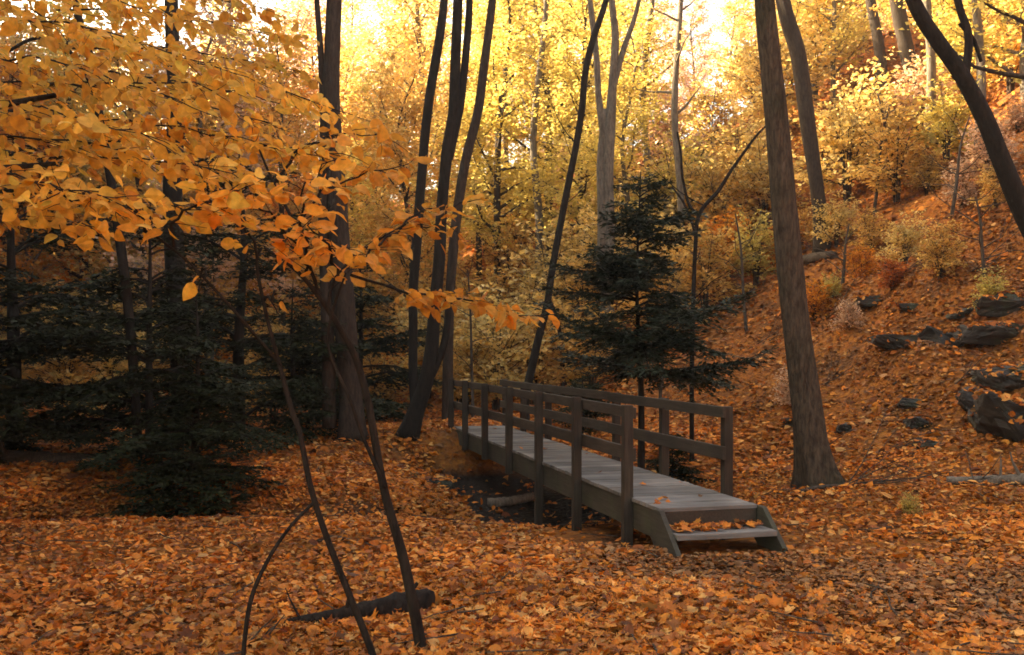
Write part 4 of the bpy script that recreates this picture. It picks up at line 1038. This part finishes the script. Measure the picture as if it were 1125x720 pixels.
rock('large black rock block at the edge of the lower hillside, biggest of the ledge', 1122, 482, .60, .5, .52, 1)
rock('dark flat ledge rock directly above the large black block', 1092, 447, .50, .4, .24, 2)
rock('dark slab rock above the ledge beside the steep slope', 1112, 422, .50, .4, .26, 3)
rock('long dark rock ledge below the steep leaning black trunk', 1105, 374, .75, .5, .26, 4)
rock('broad dark rock left of the long ledge', 1042, 380, .48, .4, .2, 5)
rock('dark rock in the middle of the slope with a leafy top', 985, 382, .40, .4, .17, 6)
rock('small dark rock on the slope nearest the stout trunk, above the brushwood', 935, 472, .22, .2, .09, 7)
rock('dark wedge rock in the leaves between the brushwood and the large black block', 1012, 468, .25, .25, .13, 8)
rock('small dark rock low in the leaves below the wedge rock', 1022, 492, .18, .2, .08, 9)
rock('dark rock above the wedge rock', 1004, 448, .24, .2, .10, 10)
rock('narrow dark rock high on the slope right of the dark crooked trunk', 962, 333, .42, .3, .12, 11)
rock('grey mossy boulder high on the slope under the leaning black trunk', 1105, 340, .45, .4, .22, 12)
rock('dark rock half buried behind the foot of the stout trunk', 870, 470, .16, .2, .13, 13)
rock('small dark stone uphill of the narrow rock', 1000, 340, .25, .3, .12, 14)
rock('flat dark stone uphill between the two slabs', 1060, 345, .30, .3, .11, 15)
rock('mossy dark rock at the lip of the hollow under the footbridge', 480, 536, .35, .3, .13, 16)
rock('pale grey pebble lying on the trodden path', 951, 652, .045, .035, .02, 17, name='pebble')
rkl = np.random.default_rng(91)
for o in [o for o in C.objects if o.name.startswith('rock')]:
    bpy.context.view_layer.update()
    mw = o.matrix_world; n3 = mw.to_3x3(); pts_ = []; nr_ = []
    for pl in o.data.polygons:
        nw_ = n3 @ pl.normal
        if nw_.z > .45:
            k_ = rkl.poisson(pl.area * 260)
            for _ in range(k_):
                pts_.append(np.array(mw @ pl.center) + rkl.normal(0, .03, 3) * np.array([1, 1, 0]) + np.array([0, 0, .012])); nr_.append(np.array(nw_))
    if pts_:
        n = len(pts_); leaves(fl, T_MID, np.array(pts_), rand_dirs(rkl, n, .3), np.array(nr_) + rkl.normal(0, .35, (n, 3)), .09 * rkl.lognormal(0, .25, n), .25, rkl)
tag(fl.build('fallen_leaves', M['litter'], smooth=False), 'orange and rust fallen leaves carpeting the valley floor and slope', None, None, 'stuff')
# old fence far at the left
fe = empty('rail_fence', (0, 0, 0)); fd = 33.0
xa, xb = (-60 - HX) / F * fd, (75 - HX) / F * fd
zf = hz((xa + xb) / 2, fd)
fe.location = ((xa + xb) / 2, fd, zf)
hw = (xb - xa) / 2
m = MB(); m.box(-hw, hw, -.03, .03, .42, .54); m.build('rail', M['fence'], fe, smooth=False, bevel=.01)
m = MB(); m.box(-hw, hw, -.03, .03, .05, .15); m.build('rail', M['fence'], fe, smooth=False, bevel=.01)
for x in (-hw * .75, -hw * .1, hw * .55):
    m = MB(); m.box(x - .06, x + .06, .032, .15, -.4, .62); m.build('post', M['fence'], fe, smooth=False, bevel=.01)
tag(fe, 'low pale rail fence glimpsed through the dark hemlocks', 'fence')
# ------------------------------------------------------------------ air
zs = [v for o in C.objects if o.type == 'MESH' for v in ((o.matrix_world @ Vector(c)).z for c in o.bound_box)]
bpy.context.view_layer.update()
zs = [(o.matrix_world @ Vector(c)).z for o in C.objects if o.type == 'MESH' for c in o.bound_box]
m = MB(); m.box(gx[0] - 2, gx[-1] + 2, gy[0] - 2, gy[-1] + 2, min(zs) - 1.0, max(zs) + .5)
hm_ = bpy.data.materials.new('haze'); hm_.use_nodes = True
hn = hm_.node_tree; hn.nodes.remove(hn.nodes['Principled BSDF'])
pv = hn.nodes.new('ShaderNodeVolumePrincipled'); pv.inputs['Color'].default_value = (.95, .93, .88, 1)
pv.inputs['Density'].default_value = HAZE; pv.inputs['Anisotropy'].default_value = .55
hn.links.new(pv.outputs[0], hn.nodes['Material Output'].inputs['Volume'])
tag(m.build('haze', hm_, smooth=False), 'thin warm haze hanging between the trees', None, None, 'stuff')
print('tris done', len(bpy.data.objects))
